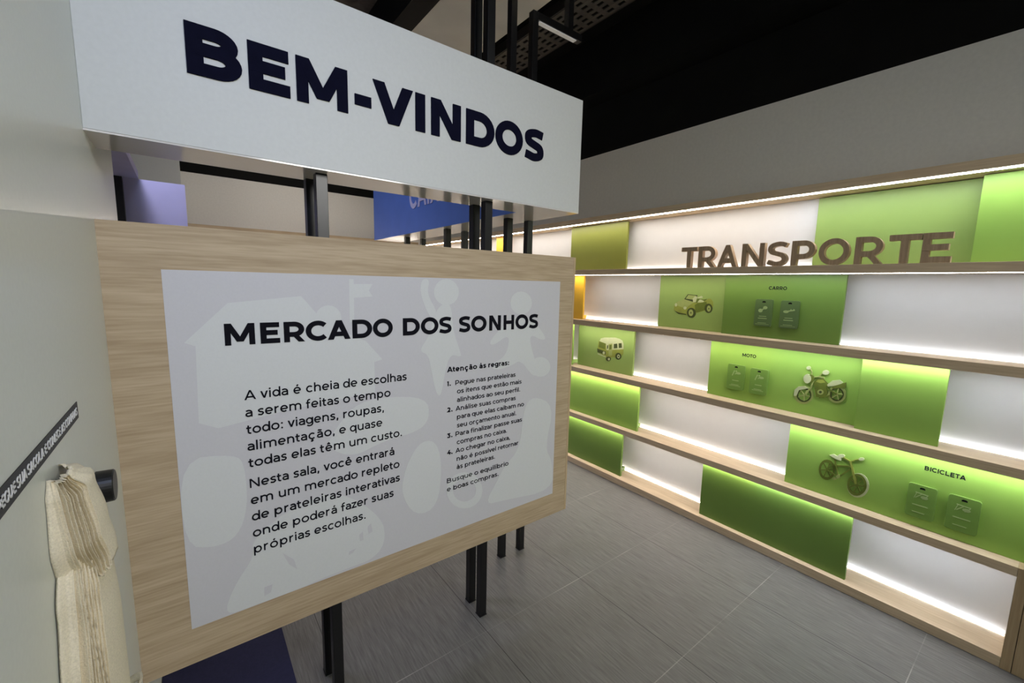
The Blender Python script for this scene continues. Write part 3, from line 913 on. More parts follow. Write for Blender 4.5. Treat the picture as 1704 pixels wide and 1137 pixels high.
GP = 'coloured panels set between the shelves'
panel('display_panel', 0, 2.067, 2.655, 2.650, 'olive', 'olive green box panel on the top row, left of the wooden lettering', group=GP)
panel('display_panel', 0, 0.2785, 0.872, 2.700, 'green_pale', 'light green panel on the top row behind the letters ORTE', group=GP)
panel('display_panel', 0, -0.147, 0.277, 2.642, 'green', 'green panel on the top row right of the wooden lettering', group=GP)
panel('display_panel', 0, 3.62, 3.77, 2.650, 'yellow', 'yellow panel on the top row, glimpsed between the posts under the sign', group=GP)
panel('display_panel', 1, 2.44, 2.66, 2.600, 'yellow', 'amber yellow panel on the second row beside the board edge', group=GP)
p_car = panel('display_panel', 1, 1.304, 1.784, 2.685, 'green_pale', 'green panel with a picture of a convertible car', group=GP)
p_carro = panel('display_panel', 1, 0.694, 1.303, 2.645, 'green_deep', 'green panel headed CARRO with two dark tags', group=GP)
p_bus = panel('display_panel', 2, 1.947, 2.516, 2.645, 'green_pale', 'green panel with a picture of a small bus', group=GP)
panel('display_panel', 2, 2.518, 2.75, 2.575, 'green', 'green panel at the left of the bus panel, mostly behind the board', group=GP)
p_moto = panel('display_panel', 2, 0.578, 1.354, 2.635, 'green', 'green panel headed MOTO with a motorcycle picture and two tags', group=GP)
panel('display_panel', 2, 0.279, 0.577, 2.588, 'green', 'plain green panel right of the motorcycle panel', group=GP)
panel('display_panel', 3, 1.836, 2.70, 2.590, 'green', 'plain green panel on the fourth row at the board edge, below the bus', group=GP)
p_bike = panel('display_panel', 3, -0.147, 0.854, 2.600, 'green', 'green panel headed BICICLETA with a bicycle picture and two tags', group=GP)
panel('display_panel', 4, 1.953, 2.56, 2.580, 'green_deep', 'plain green panel on the bottom row at the board edge', group=GP)
panel('display_panel', 4, 0.529, 1.306, 2.570, 'green_deep', 'wide plain dark green panel on the bottom row below the bicycle', group=GP)

CAR = [(0,[(16628,13804),(16505,14029),(16335,14146),(15916,14307),(15800,14312),(15293,14156),(15064,14097),(14952,14084),(14456,14228),(14223,14409),(14064,14398),(13909,14218),(13868,13949),(13958,13775),(14300,13652),(14898,13440),(15082,13428),(15373,13303),(15596,13234),(16267,13314),(16625,13511)]),(3,[(16504,14011),(16335,14146),(15916,14307),(15178,14126),(15571,13860),(15709,13674),(16431,13851)]),(2,[(15915,14300),(15674,14643),(14988,14595),(15083,14096),(15292,14149)]),(3,[(15810,14340),(15640,14595),(15103,14563),(15305,14297)]),(4,[(15292,14149),(15064,14097),(14952,14084),(14456,14228),(14292,14389),(14572,14326),(14940,14381)]),(1,[(15311,14367),(15138,14531),(14987,14501),(15067,14131),(15253,14123)]),(1,[(14955,14119),(14825,14316),(14716,14321),(14492,14227),(14558,14155)]),(1,[(14983,14449),(14719,14562),(14624,14514),(14635,14427),(14940,14381)]),(4,[(15126,13953),(14950,14060),(14346,14192),(14252,13929),(14406,13645),(14899,13458),(15048,13466)]),(2,[(15008,13433),(15015,13329),(15052,13234),(15115,13155),(15200,13101),(15297,13077),(15397,13086),(15491,13127),(15569,13197),(15623,13288),(15647,13391),(15640,13497),(15602,13594),(15536,13673),(15451,13725),(15353,13747),(15253,13737),(15161,13694),(15085,13625),(15032,13535)]),(3,[(15183,13422),(15185,13354),(15204,13291),(15237,13241),(15282,13206),(15333,13192),(15386,13199),(15436,13227),(15478,13273),(15507,13332),(15521,13400),(15519,13468),(15500,13531),(15466,13582),(15421,13616),(15370,13630),(15316,13622),(15267,13594),(15225,13548),(15197,13489)]),(2,[(15306,13414),(15316,13373),(15347,13354),(15380,13369),(15396,13408),(15387,13449),(15356,13467),(15323,13453)]),(2,[(13907,13794),(13912,13700),(13941,13612),(13993,13541),(14062,13493),(14142,13473),(14225,13482),(14303,13521),(14368,13586),(14413,13670),(14434,13764),(14429,13861),(14399,13949),(14346,14020),(14275,14067),(14195,14086),(14113,14075),(14036,14035),(13972,13971),(13928,13888)]),(3,[(14009,13765),(14010,13704),(14024,13648),(14050,13602),(14085,13572),(14125,13560),(14167,13567),(14207,13592),(14240,13634),(14264,13689),(14276,13749),(14275,13811),(14260,13867),(14234,13913),(14199,13943),(14159,13954),(14117,13947),(14078,13921),(14044,13879),(14021,13825)]),(2,[(14107,13759),(14114,13725),(14138,13709),(14164,13722),(14177,13755),(14170,13789),(14146,13805),(14120,13792)]),(1,[(16406,13889),(16407,13853),(16417,13820),(16434,13793),(16457,13775),(16484,13768),(16512,13772),(16538,13787),(16559,13812),(16574,13844),(16581,13880),(16580,13916),(16570,13949),(16553,13976),(16529,13993),(16503,14000),(16475,13996),(16449,13981),(16428,13956),(16413,13924)]),(1,[(15701,13710),(15703,13679),(15716,13650),(15738,13627),(15767,13611),(15800,13604),(15834,13607),(15865,13619),(15891,13640),(15909,13667),(15916,13698),(15914,13729),(15901,13758),(15878,13781),(15849,13797),(15816,13804),(15783,13801),(15752,13788),(15726,13767),(15708,13741)]),(2,[(16625,13511),(16272,13369),(15679,13310),(15674,13253),(16265,13285)])]
BUS = [(0,[(22906,10590),(22755,10669),(22130,10534),(20508,10849),(20402,10344),(20405,9882),(20742,9630),(21902,9396),(22094,9427),(23011,9752)]),(1,[(22815,10632),(22689,10858),(22311,10979),(21275,11090),(20840,11040),(20549,10930),(20413,10688),(20398,10287),(21355,10111),(21942,9990),(22056,9992),(22143,10502)]),(4,[(22843,10580),(22158,10500),(22227,10041),(22876,10125)]),(2,[(21349,10571),(21027,10641),(20967,10298),(21325,10221)]),(2,[(20887,10687),(20605,10733),(20546,10383),(20846,10314)]),(2,[(22004,10358),(21881,10434),(21892,10146),(22002,10101)]),(3,[(21849,10509),(21498,10600),(21470,9639),(21800,9561)]),(4,[(21783,10428),(21558,10498),(21555,10132),(21767,10073)]),(2,[(23026,9995),(22123,9863),(22106,9606),(22967,9696)]),(1,[(22184,9746),(22188,9708),(22203,9672),(22228,9642),(22261,9620),(22298,9609),(22336,9609),(22371,9621),(22400,9644),(22420,9675),(22428,9711),(22424,9749),(22409,9785),(22384,9816),(22351,9837),(22314,9848),(22276,9848),(22241,9836),(22212,9813),(22193,9782)]),(1,[(22961,9605),(22060,9481),(22092,9397),(22957,9532)]),(2,[(21570,9357),(21578,9300),(21611,9245),(21664,9197),(21732,9161),(21810,9140),(21889,9136),(21962,9151),(22021,9181),(22061,9226),(22077,9279),(22068,9336),(22035,9392),(21981,9440),(21912,9476),(21834,9496),(21755,9499),(21683,9484),(21625,9454),(21586,9410)]),(1,[(21634,9317),(21637,9285),(21651,9255),(21674,9229),(21704,9209),(21739,9199),(21773,9199),(21805,9208),(21832,9227),(21850,9252),(21857,9283),(21854,9315),(21840,9345),(21816,9372),(21786,9391),(21752,9401),(21717,9401),(21685,9391),(21659,9373),(21642,9347)]),(2,[(20570,9713),(20578,9630),(20612,9550),(20671,9481),(20747,9432),(20834,9405),(20923,9404),(21005,9430),(21073,9480),(21119,9548),(21139,9629),(21130,9714),(21095,9795),(21035,9863),(20958,9912),(20871,9938),(20782,9937),(20701,9911),(20634,9861),(20589,9793)]),(1,[(20688,9678),(20691,9629),(20707,9583),(20735,9544),(20771,9516),(20812,9502),(20854,9503),(20893,9520),(20926,9550),(20948,9591),(20958,9638),(20955,9688),(20938,9734),(20911,9773),(20875,9801),(20833,9815),(20791,9813),(20752,9796),(20720,9766),(20698,9726)]),(2,[(20759,9668),(20774,9612),(20817,9583),(20864,9598),(20887,9649),(20872,9705),(20828,9734),(20781,9718)])]
MOTO = [(3,[(7743,9521),(7749,9363),(7855,9377),(7850,9497)]),(3,[(7749,9363),(7798,9211),(7892,9261),(7855,9377)]),(3,[(7798,9211),(7885,9078),(7959,9160),(7892,9261)]),(3,[(7885,9078),(8003,8977),(8048,9084),(7959,9160)]),(3,[(8003,8977),(8140,8919),(8152,9041),(8048,9084)]),(3,[(8140,8919),(8283,8909),(8260,9034),(8152,9041)]),(3,[(8283,8909),(8418,8951),(8363,9066),(8260,9034)]),(3,[(8418,8951),(8532,9039),(8448,9132),(8363,9066)]),(3,[(8532,9039),(8612,9166),(8509,9228),(8448,9132)]),(3,[(8612,9166),(8651,9318),(8537,9343),(8509,9228)]),(3,[(8651,9318),(8643,9481),(8532,9466),(8537,9343)]),(3,[(8643,9481),(8591,9637),(8493,9584),(8532,9466)]),(3,[(8591,9637),(8499,9770),(8423,9685),(8493,9584)]),(3,[(8499,9770),(8378,9869),(8332,9760),(8423,9685)]),(3,[(8378,9869),(8239,9922),(8227,9801),(8332,9760)]),(3,[(8239,9922),(8097,9927),(8119,9805),(8227,9801)]),(3,[(8097,9927),(7965,9882),(8019,9771),(8119,9805)]),(3,[(7965,9882),(7856,9793),(7936,9704),(8019,9771)]),(3,[(7856,9793),(7780,9669),(7878,9609),(7936,9704)]),(3,[(7780,9669),(7743,9521),(7850,9497),(7878,9609)]),(2,[(7830,9502),(7835,9379),(7901,9388),(7897,9486)]),(2,[(7835,9379),(7872,9261),(7931,9294),(7901,9388)]),(2,[(7872,9261),(7938,9158),(7984,9212),(7931,9294)]),(2,[(7938,9158),(8027,9081),(8055,9150),(7984,9212)]),(2,[(8027,9081),(8131,9037),(8138,9115),(8055,9150)]),(2,[(8131,9037),(8239,9031),(8225,9110),(8138,9115)]),(2,[(8239,9031),(8341,9064),(8306,9137),(8225,9110)]),(2,[(8341,9064),(8427,9132),(8375,9192),(8306,9137)]),(2,[(8427,9132),(8487,9230),(8423,9270),(8375,9192)]),(2,[(8487,9230),(8516,9348),(8446,9364),(8423,9270)]),(2,[(8516,9348),(8511,9473),(8442,9464),(8446,9364)]),(2,[(8511,9473),(8472,9593),(8411,9560),(8442,9464)]),(2,[(8472,9593),(8403,9696),(8356,9642),(8411,9560)]),(2,[(8403,9696),(8312,9772),(8283,9703),(8356,9642)]),(2,[(8312,9772),(8207,9814),(8200,9736),(8283,9703)]),(2,[(8207,9814),(8100,9817),(8114,9739),(8200,9736)]),(2,[(8100,9817),(8000,9782),(8033,9711),(8114,9739)]),(2,[(8000,9782),(7917,9713),(7967,9656),(8033,9711)]),(2,[(7917,9713),(7858,9616),(7920,9579),(7967,9656)]),(2,[(7858,9616),(7830,9502),(7897,9486),(7920,9579)]),(3,[(8174,9393),(7891,9360),(7882,9424),(8164,9458)]),(3,[(8196,9419),(8160,9096),(8106,9110),(8142,9432)]),(3,[(8180,9455),(8446,9288),(8422,9230),(8157,9397)]),(3,[(8149,9450),(8349,9672),(8388,9622),(8189,9401)]),(3,[(8145,9411),(8006,9711),(8054,9740),(8193,9440)]),(3,[(6350,9871),(6353,9727),(6443,9741),(6440,9851)]),(3,[(6353,9727),(6393,9588),(6473,9636),(6443,9741)]),(3,[(6393,9588),(6466,9468),(6529,9545),(6473,9636)]),(3,[(6466,9468),(6565,9378),(6604,9476),(6529,9545)]),(3,[(6565,9378),(6680,9327),(6692,9438),(6604,9476)]),(3,[(6680,9327),(6801,9321),(6783,9434),(6692,9438)]),(3,[(6801,9321),(6916,9361),(6870,9465),(6783,9434)]),(3,[(6916,9361),(7013,9444),(6943,9528),(6870,9465)]),(3,[(7013,9444),(7082,9561),(6995,9616),(6943,9528)]),(3,[(7082,9561),(7116,9701),(7021,9722),(6995,9616)]),(3,[(7116,9701),(7111,9849),(7017,9834),(7021,9722)]),(3,[(7111,9849),(7069,9991),(6985,9941),(7017,9834)]),(3,[(7069,9991),(6993,10112),(6928,10033),(6985,9941)]),(3,[(6993,10112),(6891,10200),(6851,10100),(6928,10033)]),(3,[(6891,10200),(6774,10247),(6763,10136),(6851,10100)]),(3,[(6774,10247),(6654,10249),(6672,10137),(6763,10136)]),(3,[(6654,10249),(6542,10206),(6587,10105),(6672,10137)]),(3,[(6542,10206),(6449,10122),(6515,10042),(6587,10105)]),(3,[(6449,10122),(6382,10007),(6465,9955),(6515,10042)]),(3,[(6382,10007),(6350,9871),(6440,9851),(6465,9955)]),(2,[(6440,9851),(6443,9740),(6503,9750),(6501,9838)]),(2,[(6443,9740),(6473,9634),(6527,9666),(6503,9750)]),(2,[(6473,9634),(6529,9541),(6571,9593),(6527,9666)]),(2,[(6529,9541),(6604,9473),(6630,9539),(6571,9593)]),(2,[(6604,9473),(6691,9434),(6699,9510),(6630,9539)]),(2,[(6691,9434),(6783,9431),(6771,9507),(6699,9510)]),(2,[(6783,9431),(6870,9462),(6839,9531),(6771,9507)]),(2,[(6870,9462),(6943,9525),(6897,9582),(6839,9531)]),(2,[(6943,9525),(6995,9615),(6938,9652),(6897,9582)]),(2,[(6995,9615),(7021,9722),(6958,9736),(6938,9652)]),(2,[(7021,9722),(7018,9835),(6955,9825),(6958,9736)]),(2,[(7018,9835),(6986,9944),(6930,9910),(6955,9825)]),(2,[(6986,9944),(6928,10036),(6885,9983),(6930,9910)]),(2,[(6928,10036),(6852,10104),(6825,10036),(6885,9983)]),(2,[(6852,10104),(6763,10140),(6756,10065),(6825,10036)]),(2,[(6763,10140),(6672,10141),(6684,10066),(6756,10065)]),(2,[(6672,10141),(6587,10108),(6617,10040),(6684,10066)]),(2,[(6587,10108),(6516,10044),(6560,9990),(6617,10040)]),(2,[(6516,10044),(6465,9956),(6520,9920),(6560,9990)]),(2,[(6465,9956),(6440,9851),(6501,9838),(6520,9920)]),(3,[(6724,9757),(6479,9811),(6486,9872),(6730,9818)]),(3,[(6750,9773),(6644,9498),(6599,9528),(6705,9802)]),(3,[(6744,9809),(6928,9583),(6893,9539),(6710,9766)]),(3,[(6715,9815),(6935,9952),(6959,9896),(6739,9759)]),(3,[(6703,9783),(6657,10090),(6705,10099),(6752,9792)]),(1,[(8639,9278),(8636,9615),(8478,9832),(8168,9912),(7987,9835),(8424,9644),(8512,9307)]),(4,[(7723,9931),(7202,10040),(7107,9743),(7275,9465),(7608,9454)]),(3,[(7294,9781),(7297,9736),(7313,9693),(7341,9654),(7379,9626),(7422,9609),(7467,9606),(7509,9617),(7544,9641),(7569,9677),(7580,9719),(7578,9765),(7561,9809),(7532,9847),(7494,9876),(7451,9892),(7406,9894),(7364,9883),(7330,9858),(7305,9823)]),(2,[(7372,9765),(7380,9720),(7410,9687),(7450,9679),(7485,9697),(7502,9736),(7493,9781),(7463,9813),(7423,9822),(7388,9803)]),(4,[(7802,10182),(7671,10418),(7379,10490),(7102,10203),(7251,10006),(7524,9957),(7731,10011)]),(0,[(7689,10261),(7620,10379),(7386,10432),(7262,10306),(7484,10222)]),(1,[(7186,10202),(6986,10455),(6679,10546),(6533,10451),(6712,10252),(7144,10108)]),(4,[(6956,10155),(6412,10475),(6396,10201),(6944,10039)]),(4,[(7215,10007),(6739,9755),(6715,9820),(7190,10073)]),(4,[(7462,9407),(6992,9626),(7012,9700),(7482,9482)]),(3,[(7848,10286),(7926,9905),(7854,9888),(7776,10269)]),(3,[(7922,9917),(8135,9486),(8071,9444),(7858,9875)]),(3,[(7931,10507),(7901,10755),(7941,10761),(7971,10512)]),(3,[(7906,10774),(8024,10931),(8055,10899),(7936,10742)]),(3,[(7840,10450),(7567,10542),(7576,10588),(7850,10496)]),(3,[(7556,10552),(7466,10712),(7498,10738),(7588,10578)]),(3,[(7474,10703),(7325,10786),(7340,10829),(7489,10746)]),(3,[(7587,10511),(7340,10486),(7333,10557),(7580,10582)]),(4,[(7777,10405),(7778,10335),(7795,10269),(7825,10213),(7867,10172),(7915,10152),(7966,10153),(8015,10175),(8055,10218),(8085,10276),(8100,10344),(8099,10414),(8082,10481),(8051,10537),(8009,10577),(7960,10597),(7909,10596),(7861,10572),(7821,10530),(7792,10472)]),(1,[(7911,10380),(7912,10302),(7931,10228),(7966,10165),(8013,10120),(8068,10096),(8126,10097),(8181,10122),(8227,10170),(8261,10234),(8277,10309),(8276,10388),(8256,10463),(8221,10526),(8173,10570),(8118,10593),(8060,10591),(8005,10565),(7960,10518),(7927,10454)]),(1,[(8002,10954),(8004,10924),(8015,10895),(8033,10870),(8058,10852),(8087,10842),(8117,10842),(8145,10851),(8168,10868),(8184,10893),(8192,10921),(8190,10952),(8179,10981),(8160,11006),(8135,11024),(8106,11033),(8076,11034),(8049,11024),(8026,11007),(8010,10982)]),(1,[(7168,10853),(7171,10813),(7187,10775),(7216,10742),(7253,10717),(7296,10703),(7340,10701),(7381,10712),(7415,10734),(7439,10765),(7450,10802),(7447,10842),(7430,10880),(7402,10913),(7364,10938),(7321,10952),(7277,10953),(7236,10943),(7202,10921),(7179,10890)])]
BIKE = [(4,[(6312,5937),(6312,5765),(6400,5776),(6400,5904)]),(4,[(6312,5765),(6345,5597),(6425,5651),(6400,5776)]),(4,[(6345,5597),(6408,5448),(6472,5541),(6425,5651)]),(4,[(6408,5448),(6497,5334),(6538,5456),(6472,5541)]),(4,[(6497,5334),(6601,5265),(6616,5405),(6538,5456)]),(4,[(6601,5265),(6712,5249),(6698,5394),(6616,5405)]),(4,[(6712,5249),(6819,5287),(6776,5423),(6698,5394)]),(4,[(6819,5287),(6909,5378),(6843,5490),(6776,5423)]),(4,[(6909,5378),(6976,5512),(6892,5589),(6843,5490)]),(4,[(6976,5512),(7010,5675),(6918,5710),(6892,5589)]),(4,[(7010,5675),(7010,5851),(6917,5840),(6918,5710)]),(4,[(7010,5851),(6974,6023),(6891,5967),(6917,5840)]),(4,[(6974,6023),(6908,6172),(6842,6077),(6891,5967)]),(4,[(6908,6172),(6817,6285),(6775,6161),(6842,6077)]),(4,[(6817,6285),(6711,6350),(6697,6210),(6775,6161)]),(4,[(6711,6350),(6601,6361),(6615,6219),(6697,6210)]),(4,[(6601,6361),(6497,6319),(6538,6188),(6615,6219)]),(4,[(6497,6319),(6409,6228),(6473,6120),(6538,6188)]),(4,[(6409,6228),(6346,6096),(6425,6022),(6473,6120)]),(4,[(6346,6096),(6312,5937),(6400,5904),(6425,6022)]),(4,[(6654,5781),(6380,5885),(6385,5937),(6659,5834)]),(4,[(6674,5790),(6498,5464),(6463,5501),(6638,5826)]),(4,[(6677,5812),(6778,5378),(6737,5371),(6636,5804)]),(4,[(6659,5834),(6939,5730),(6933,5676),(6654,5781)]),(4,[(6638,5826),(6816,6154),(6852,6118),(6674,5790)]),(4,[(6636,5804),(6537,6231),(6577,6240),(6677,5812)]),(1,[(4906,5657),(4906,5461),(4991,5466),(4990,5623)]),(1,[(4906,5461),(4947,5266),(5023,5311),(4991,5466)]),(1,[(4947,5266),(5024,5091),(5085,5172),(5023,5311)]),(1,[(5024,5091),(5132,4954),(5171,5063),(5085,5172)]),(1,[(5132,4954),(5259,4867),(5273,4994),(5171,5063)]),(1,[(5259,4867),(5394,4840),(5380,4973),(5273,4994)]),(1,[(5394,4840),(5524,4877),(5483,5003),(5380,4973)]),(1,[(5524,4877),(5635,4975),(5570,5081),(5483,5003)]),(1,[(5635,4975),(5715,5124),(5634,5200),(5570,5081)]),(1,[(5715,5124),(5757,5310),(5667,5347),(5634,5200)]),(1,[(5757,5310),(5755,5513),(5666,5508),(5667,5347)]),(1,[(5755,5513),(5711,5713),(5631,5666),(5666,5508)]),(1,[(5711,5713),(5629,5889),(5566,5806),(5631,5666)]),(1,[(5629,5889),(5518,6024),(5478,5913),(5566,5806)]),(1,[(5518,6024),(5389,6105),(5375,5978),(5478,5913)]),(1,[(5389,6105),(5255,6125),(5269,5994),(5375,5978)]),(1,[(5255,6125),(5128,6083),(5168,5961),(5269,5994)]),(1,[(5128,6083),(5022,5983),(5083,5883),(5168,5961)]),(1,[(5022,5983),(4946,5837),(5022,5766),(5083,5883)]),(1,[(4946,5837),(4906,5657),(4990,5623),(5022,5766)]),(4,[(5005,5654),(5004,5475),(5090,5482),(5090,5619)]),(4,[(5004,5475),(5040,5299),(5117,5347),(5090,5482)]),(4,[(5040,5299),(5107,5142),(5169,5227),(5117,5347)]),(4,[(5107,5142),(5201,5018),(5241,5133),(5169,5227)]),(4,[(5201,5018),(5313,4942),(5327,5074),(5241,5133)]),(4,[(5313,4942),(5431,4920),(5417,5058),(5327,5074)]),(4,[(5431,4920),(5545,4956),(5504,5086),(5417,5058)]),(4,[(5545,4956),(5642,5046),(5577,5155),(5504,5086)]),(4,[(5642,5046),(5712,5183),(5631,5259),(5577,5155)]),(4,[(5712,5183),(5749,5351),(5659,5388),(5631,5259)]),(4,[(5749,5351),(5749,5535),(5659,5528),(5659,5388)]),(4,[(5749,5535),(5711,5715),(5630,5665),(5659,5528)]),(4,[(5711,5715),(5640,5874),(5576,5786),(5630,5665)]),(4,[(5640,5874),(5543,5994),(5502,5879),(5576,5786)]),(4,[(5543,5994),(5430,6066),(5416,5934),(5502,5879)]),(4,[(5430,6066),(5313,6083),(5326,5947),(5416,5934)]),(4,[(5313,6083),(5202,6043),(5241,5917),(5326,5947)]),(4,[(5202,6043),(5108,5952),(5170,5848),(5241,5917)]),(4,[(5108,5952),(5040,5818),(5117,5745),(5170,5848)]),(4,[(5040,5818),(5005,5654),(5090,5619),(5117,5745)]),(4,[(5374,5475),(5072,5503),(5068,5562),(5369,5535)]),(4,[(5390,5485),(5211,5131),(5174,5171),(5353,5524)]),(4,[(5393,5507),(5474,5033),(5430,5029),(5350,5503)]),(4,[(5381,5530),(5664,5295),(5646,5244),(5362,5480)]),(4,[(5359,5532),(5630,5715),(5655,5660),(5384,5477)]),(4,[(5350,5514),(5405,5972),(5449,5953),(5393,5495)]),(4,[(5354,5490),(5157,5877),(5191,5906),(5389,5519)]),(4,[(6405,6435),(6173,5597),(6118,5633),(6349,6470)]),(4,[(6302,6122),(5698,6307),(5703,6387),(6307,6205)]),(4,[(5710,6253),(6151,5651),(6105,5593),(5666,6195)]),(4,[(6666,5777),(6169,5603),(6150,5663),(6647,5838)]),(4,[(6642,5791),(6303,6265),(6331,6299),(6671,5825)]),(0,[(5776,6554),(5631,6104),(5553,6161),(5698,6610)]),(0,[(5631,6105),(5453,5497),(5375,5553),(5552,6159)]),(0,[(6132,6703),(5746,6553),(5728,6611),(6113,6762)]),(0,[(5726,6558),(5558,6708),(5579,6756),(5747,6606)]),(0,[(5562,6705),(5348,6825),(5360,6879),(5574,6759)]),(1,[(6627,6620),(6454,6733),(6112,6630),(6128,6495),(6297,6504)]),(1,[(5987,6795),(5991,6766),(6009,6734),(6038,6704),(6077,6677),(6121,6657),(6166,6646),(6207,6645),(6241,6653),(6265,6670),(6275,6695),(6270,6725),(6252,6757),(6222,6787),(6183,6814),(6139,6833),(6094,6844),(6053,6846),(6019,6837),(5997,6820)]),(1,[(5219,6900),(5222,6874),(5235,6847),(5257,6821),(5286,6799),(5319,6783),(5352,6775),(5384,6776),(5410,6785),(5428,6801),(5435,6823),(5433,6849),(5419,6877),(5397,6903),(5368,6924),(5335,6940),(5301,6948),(5270,6947),(5244,6938),(5227,6922)]),(3,[(6206,5499),(6209,5476),(6219,5453),(6237,5430),(6260,5411),(6287,5397),(6315,5390),(6340,5389),(6362,5396),(6376,5410),(6382,5429),(6380,5452),(6370,5476),(6352,5498),(6328,5517),(6301,5531),(6273,5539),(6248,5539),(6227,5531),(6213,5518)]),(3,[(6067,5669),(6068,5635),(6076,5602),(6092,5572),(6113,5548),(6137,5534),(6163,5529),(6187,5535),(6208,5551),(6222,5575),(6229,5606),(6229,5639),(6220,5673),(6204,5703),(6183,5726),(6159,5741),(6133,5746),(6109,5740),(6089,5724),(6074,5699)])]



def picture(name, data, xf, parent, label):
    mb = MB()
    P = lambda u, v, d: (xf - d, u, v)
    for k, (c, p) in enumerate(data):
        mb.prism([(a / 1e4, b / 1e4) for a, b in p], P, 0, 0.0012 + 0.00006 * k, c)
    o = mb.build(name, [M['p_gold'], M['p_light'], M['p_dark'], M['p_mid'], M['p_olive']], parent)
    o['label'] = label


picture('car_picture', CAR, 2.685, p_car, 'olive convertible car picture')
picture('bus_picture', BUS, 2.645, p_bus, 'olive and white bus picture')
picture('motorcycle_picture', MOTO, 2.635, p_moto, 'olive motorcycle picture')
picture('bicycle_picture', BIKE, 2.600, p_bike, 'olive bicycle picture')


def caption(txt, xf, ya, yb, z, cap, parent):
    mb = MB()
    text_line(mb, txt, -ya, -yb, z, cap / 0.7, 0.14, lambda u, v, d: (xf - d, -u, v), 0, 0.0012)
    o = mb.build('caption', M['ink'], parent)
    o['label'] = 'black ' + txt + ' caption'


caption('CARRO', 2.645, 1.0522, 0.9599, 1.5057, 0.0190, p_carro)
caption('MOTO', 2.635, 1.1573, 1.0802, 1.1047, 0.0196, p_moto)
caption('BICICLETA', 2.600, 0.3096, 0.1812, 0.7133, 0.0195, p_bike)



def make_tag(xf, yc, zc, w, h, mt, label, icon, lines):
    t = thing('product_tag', label, 'tag', (xf, yc, zc - h / 2), 'green tags on the vehicle panels')
    P = lambda u, v, d: (xf - d, yc - u, zc + v)
    r = 0.010
    out = []
    for cx, cy, a0 in ((w / 2 - r, h / 2 - r, 0), (-w / 2 + r, h / 2 - r, 90), (-w / 2 + r, -h / 2 + r, 180), (w / 2 - r, -h / 2 + r, 270)):
        out += arc(cx, cy, r, r, a0, a0 + 90, 5)
    mb = MB()
    mb.prism(out, P, 0.0005, 0.012)
    mb.build('plate', M[mt], t, 0.0012)
    s = MB()
    s.prism([(-0.009, h / 2 - 0.019), (0.009, h / 2 - 0.019), (0.009, h / 2 - 0.013), (0.004, h / 2 - 0.010), (-0.004, h / 2 - 0.010), (-0.009, h / 2 - 0.013)], P, 0.012, 0.0126)
    o = s.build('hang_slot', M['slot'], t)
    o['label'] = 'black hanging slot'
    s = MB()
    for poly in icon:
        s.prism([(a * w, b * h) for a, b in poly], P, 0.012, 0.0128)
    s.build('icon', M['tag_print'], t)
    s = MB()
    for (u0, u1, v0, v1) in lines:
        s.prism([(u0 * w, v0 * h), (u1 * w, v0 * h), (u1 * w, v1 * h), (u0 * w, v1 * h)], P, 0.012, 0.0127)
    s.build('small_print', M['tag_print'], t)
    return t


def el(cx, cy, rx, ry, n=10):
    return [(cx + rx * math.cos(2 * math.pi * i / n), cy + ry * math.sin(2 * math.pi * i / n)) for i in range(n)]


def bar(x0, y0, x1, y1, t):
    d = math.hypot(x1 - x0, y1 - y0)
    nx, ny = -(y1 - y0) / d * t / 2, (x1 - x0) / d * t / 2
    return [(x0 + nx, y0 + ny), (x1 + nx, y1 + ny), (x1 - nx, y1 - ny), (x0 - nx, y0 - ny)]


IC_KEYA = [el(-.16, .08, .13, .07), el(.10, .19, .13, .06), bar(-.1, .1, .12, .2, .05)]
IC_KEYB = [el(-.18, .10, .15, .05), bar(-.1, .12, .28, .17, .045), bar(.05, .14, .09, .19, .05), bar(.2, .15, .24, .2, .05)]
IC_MOTO = [bar(-.2, .05, -.08, .26, .05), el(.14, .17, .15, .045), bar(-.05, .12, .22, .20, .03), el(.02, .24, .05, .03)]
IC_BICI = [bar(-.22, .26, .22, .24, .025), bar(-.2, .1, .0, .24, .025), el(.1, .15, .13, .045), bar(-.25, .08, -.18, .24, .025), bar(.05, .1, .2, .22, .025)]
LN2 = [(-.22, .20, -.14, -.12), (-.27, .24, -.22, -.195), (-.27, .22, -.385, -.37), (-.40, .38, -.43, -.42)]
LN1 = [(-.18, .20, -.15, -.12), (-.32, .32, -.36, -.34), (-.22, .22, -.32, -.295)]
LNB = [(-.28, .26, -.13, -.105), (-.25, .18, -.345, -.325)]
make_tag(2.645, 1.0656, 1.3729, 0.0931, 0.1550, 'tag_dark', 'dark green tag under the CARRO caption, the left of the two', IC_KEYA, LN2)
make_tag(2.645, 0.9317, 1.3711, 0.0927, 0.1536, 'tag_dark', 'dark green tag under the CARRO caption, the right of the two', IC_KEYB, LN2)
make_tag(2.635, 1.1808, 0.9738, 0.1009, 0.1537, 'tag', 'green tag under the MOTO caption, the one farther from the motorcycle', IC_MOTO, LN1)
make_tag(2.635, 1.0495, 0.9709, 0.0976, 0.1510, 'tag', 'green tag under the MOTO caption, the one next to the motorcycle', IC_MOTO, LN1)
make_tag(2.600, 0.3041, 0.5645, 0.0957, 0.1549, 'tag', 'green tag under the BICICLETA caption, nearer to the bicycle picture', IC_BICI, LNB)
make_tag(2.600, 0.1728, 0.5644, 0.0978, 0.1552, 'tag', 'green tag at the far right beside the BICICLETA tag, away from the bicycle', IC_BICI, LNB)


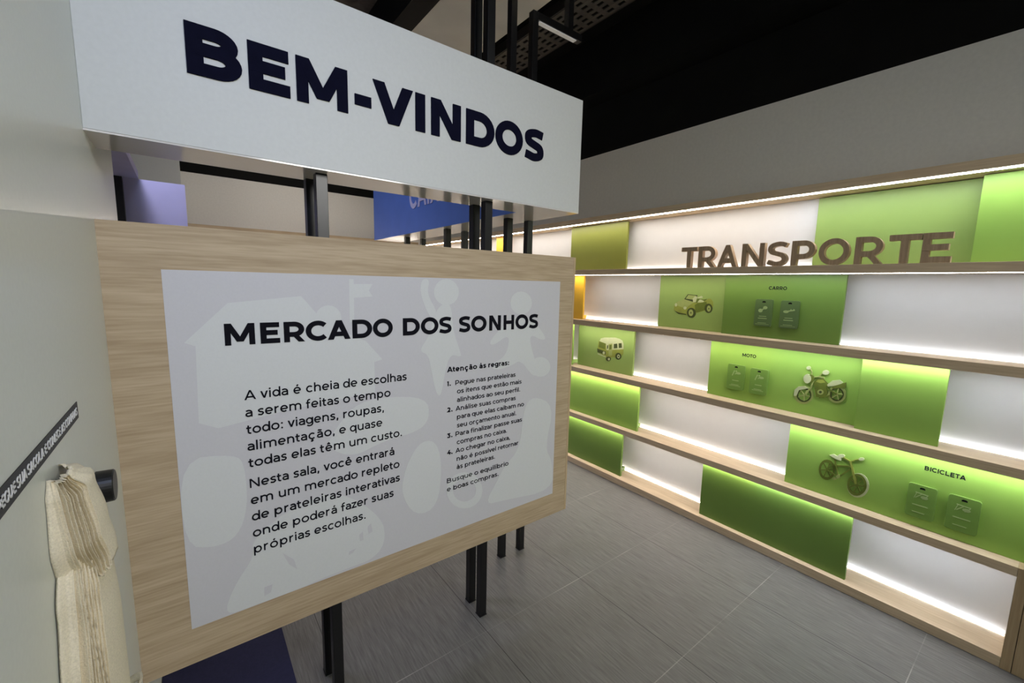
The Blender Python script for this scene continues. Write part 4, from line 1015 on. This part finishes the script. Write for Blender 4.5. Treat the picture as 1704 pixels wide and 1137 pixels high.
# ------------------------------------------------------------------ free standing wooden letters
LT = (('T', 1.551, 1.447), ('R', 1.436, 1.329), ('A', 1.314, 1.200), ('N', 1.174, 1.054), ('S', 1.040, 0.940), ('P', 0.921, 0.815), ('O', 0.799, 0.673), ('R', 0.652, 0.549), ('T', 0.530, 0.421), ('E', 0.418, 0.325))
NM = ('wooden letter T standing first at the left of TRANSPORTE on the shelf', 'wooden letter R standing between T and A near the start of TRANSPORTE', 'wooden letter A standing on the shelf against the white back', 'wooden letter N standing between A and S on the shelf',
      'wooden letter S standing on the shelf against the white back', 'wooden letter P standing where the white back meets the green panel', 'wooden round letter O standing before the light green panel', 'wooden letter R standing between O and T before the green panel', 'wooden letter T standing before the green panel, next to the final E', 'wooden letter E standing last at the right of TRANSPORTE')
for (ch, a, b), lab in zip(LT, NM):
    mb = MB()
    PT = lambda u, v, d: (2.575 - d, -u, v)
    fit_letter(mb, ch, -a, -b, 1.634, 0.1265, 0.142 if ch != 'S' else 0.13, PT, 0, 0.030)
    o = mb.build('sign_letter', M['letter_wood'], None, origin=(2.56, (a + b) / 2, 1.634))
    tag(o, lab, 'letter', 'standing letters on the top shelf')

# ------------------------------------------------------------------ far wall shelf and lavender panel
fu = thing('wall_shelf_unit', 'oak shelf unit along the far wall, only its top edge showing over the board', 'shelving', (1.0, 5.45, 0))
for z0, z1 in SH:
    box(0.02, XF - 0.02, 5.40, YF - 0.001, z0, z1).build('shelf_board', M['oak_x'], fu)
for k in range(5):
    zb, zt = rows[k]
    box(0.02, XF - 0.02, YF - 0.012, YF - 0.0015, zb + 0.0005, zt - 0.0005).build('back_panel', M['white_panel'], fu)
    box(0.03, XF - 0.03, 5.42, 5.44, zt - 0.006, zt - 0.0005).build('led_strip', M['led_warm'], fu)
lb = thing('checkout_booth', 'lavender booth panel glimpsed over the left end of the wooden board', 'booth', (-0.1, 3.0, 0))
box(-0.225, 0.027, 3.0, 3.02, 0.0, 2.0).build('front_panel', M['lavender'], lb)
box(-0.80, -0.163, 2.35, 3.0, 2.0005, 2.04).build('canopy', M['lavender'], lb)
box(-0.275, -0.226, 2.98, 3.02, 0.0, 2.0).build('corner_post', M['steel'], lb)


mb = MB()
mb.box(XW + 0.002, 0.236, 1.25, 2.25, 0.0005, 0.006)  # added thin navy slab, makes the floor darker below the board's left end
mt_ = mb.build('floor_patch', M['patch_navy'], None, 0.001, origin=(0.035, 1.75, 0.0))
tag(mt_, 'dark navy patch on the floor under the left end of the wooden board', 'floor mat')
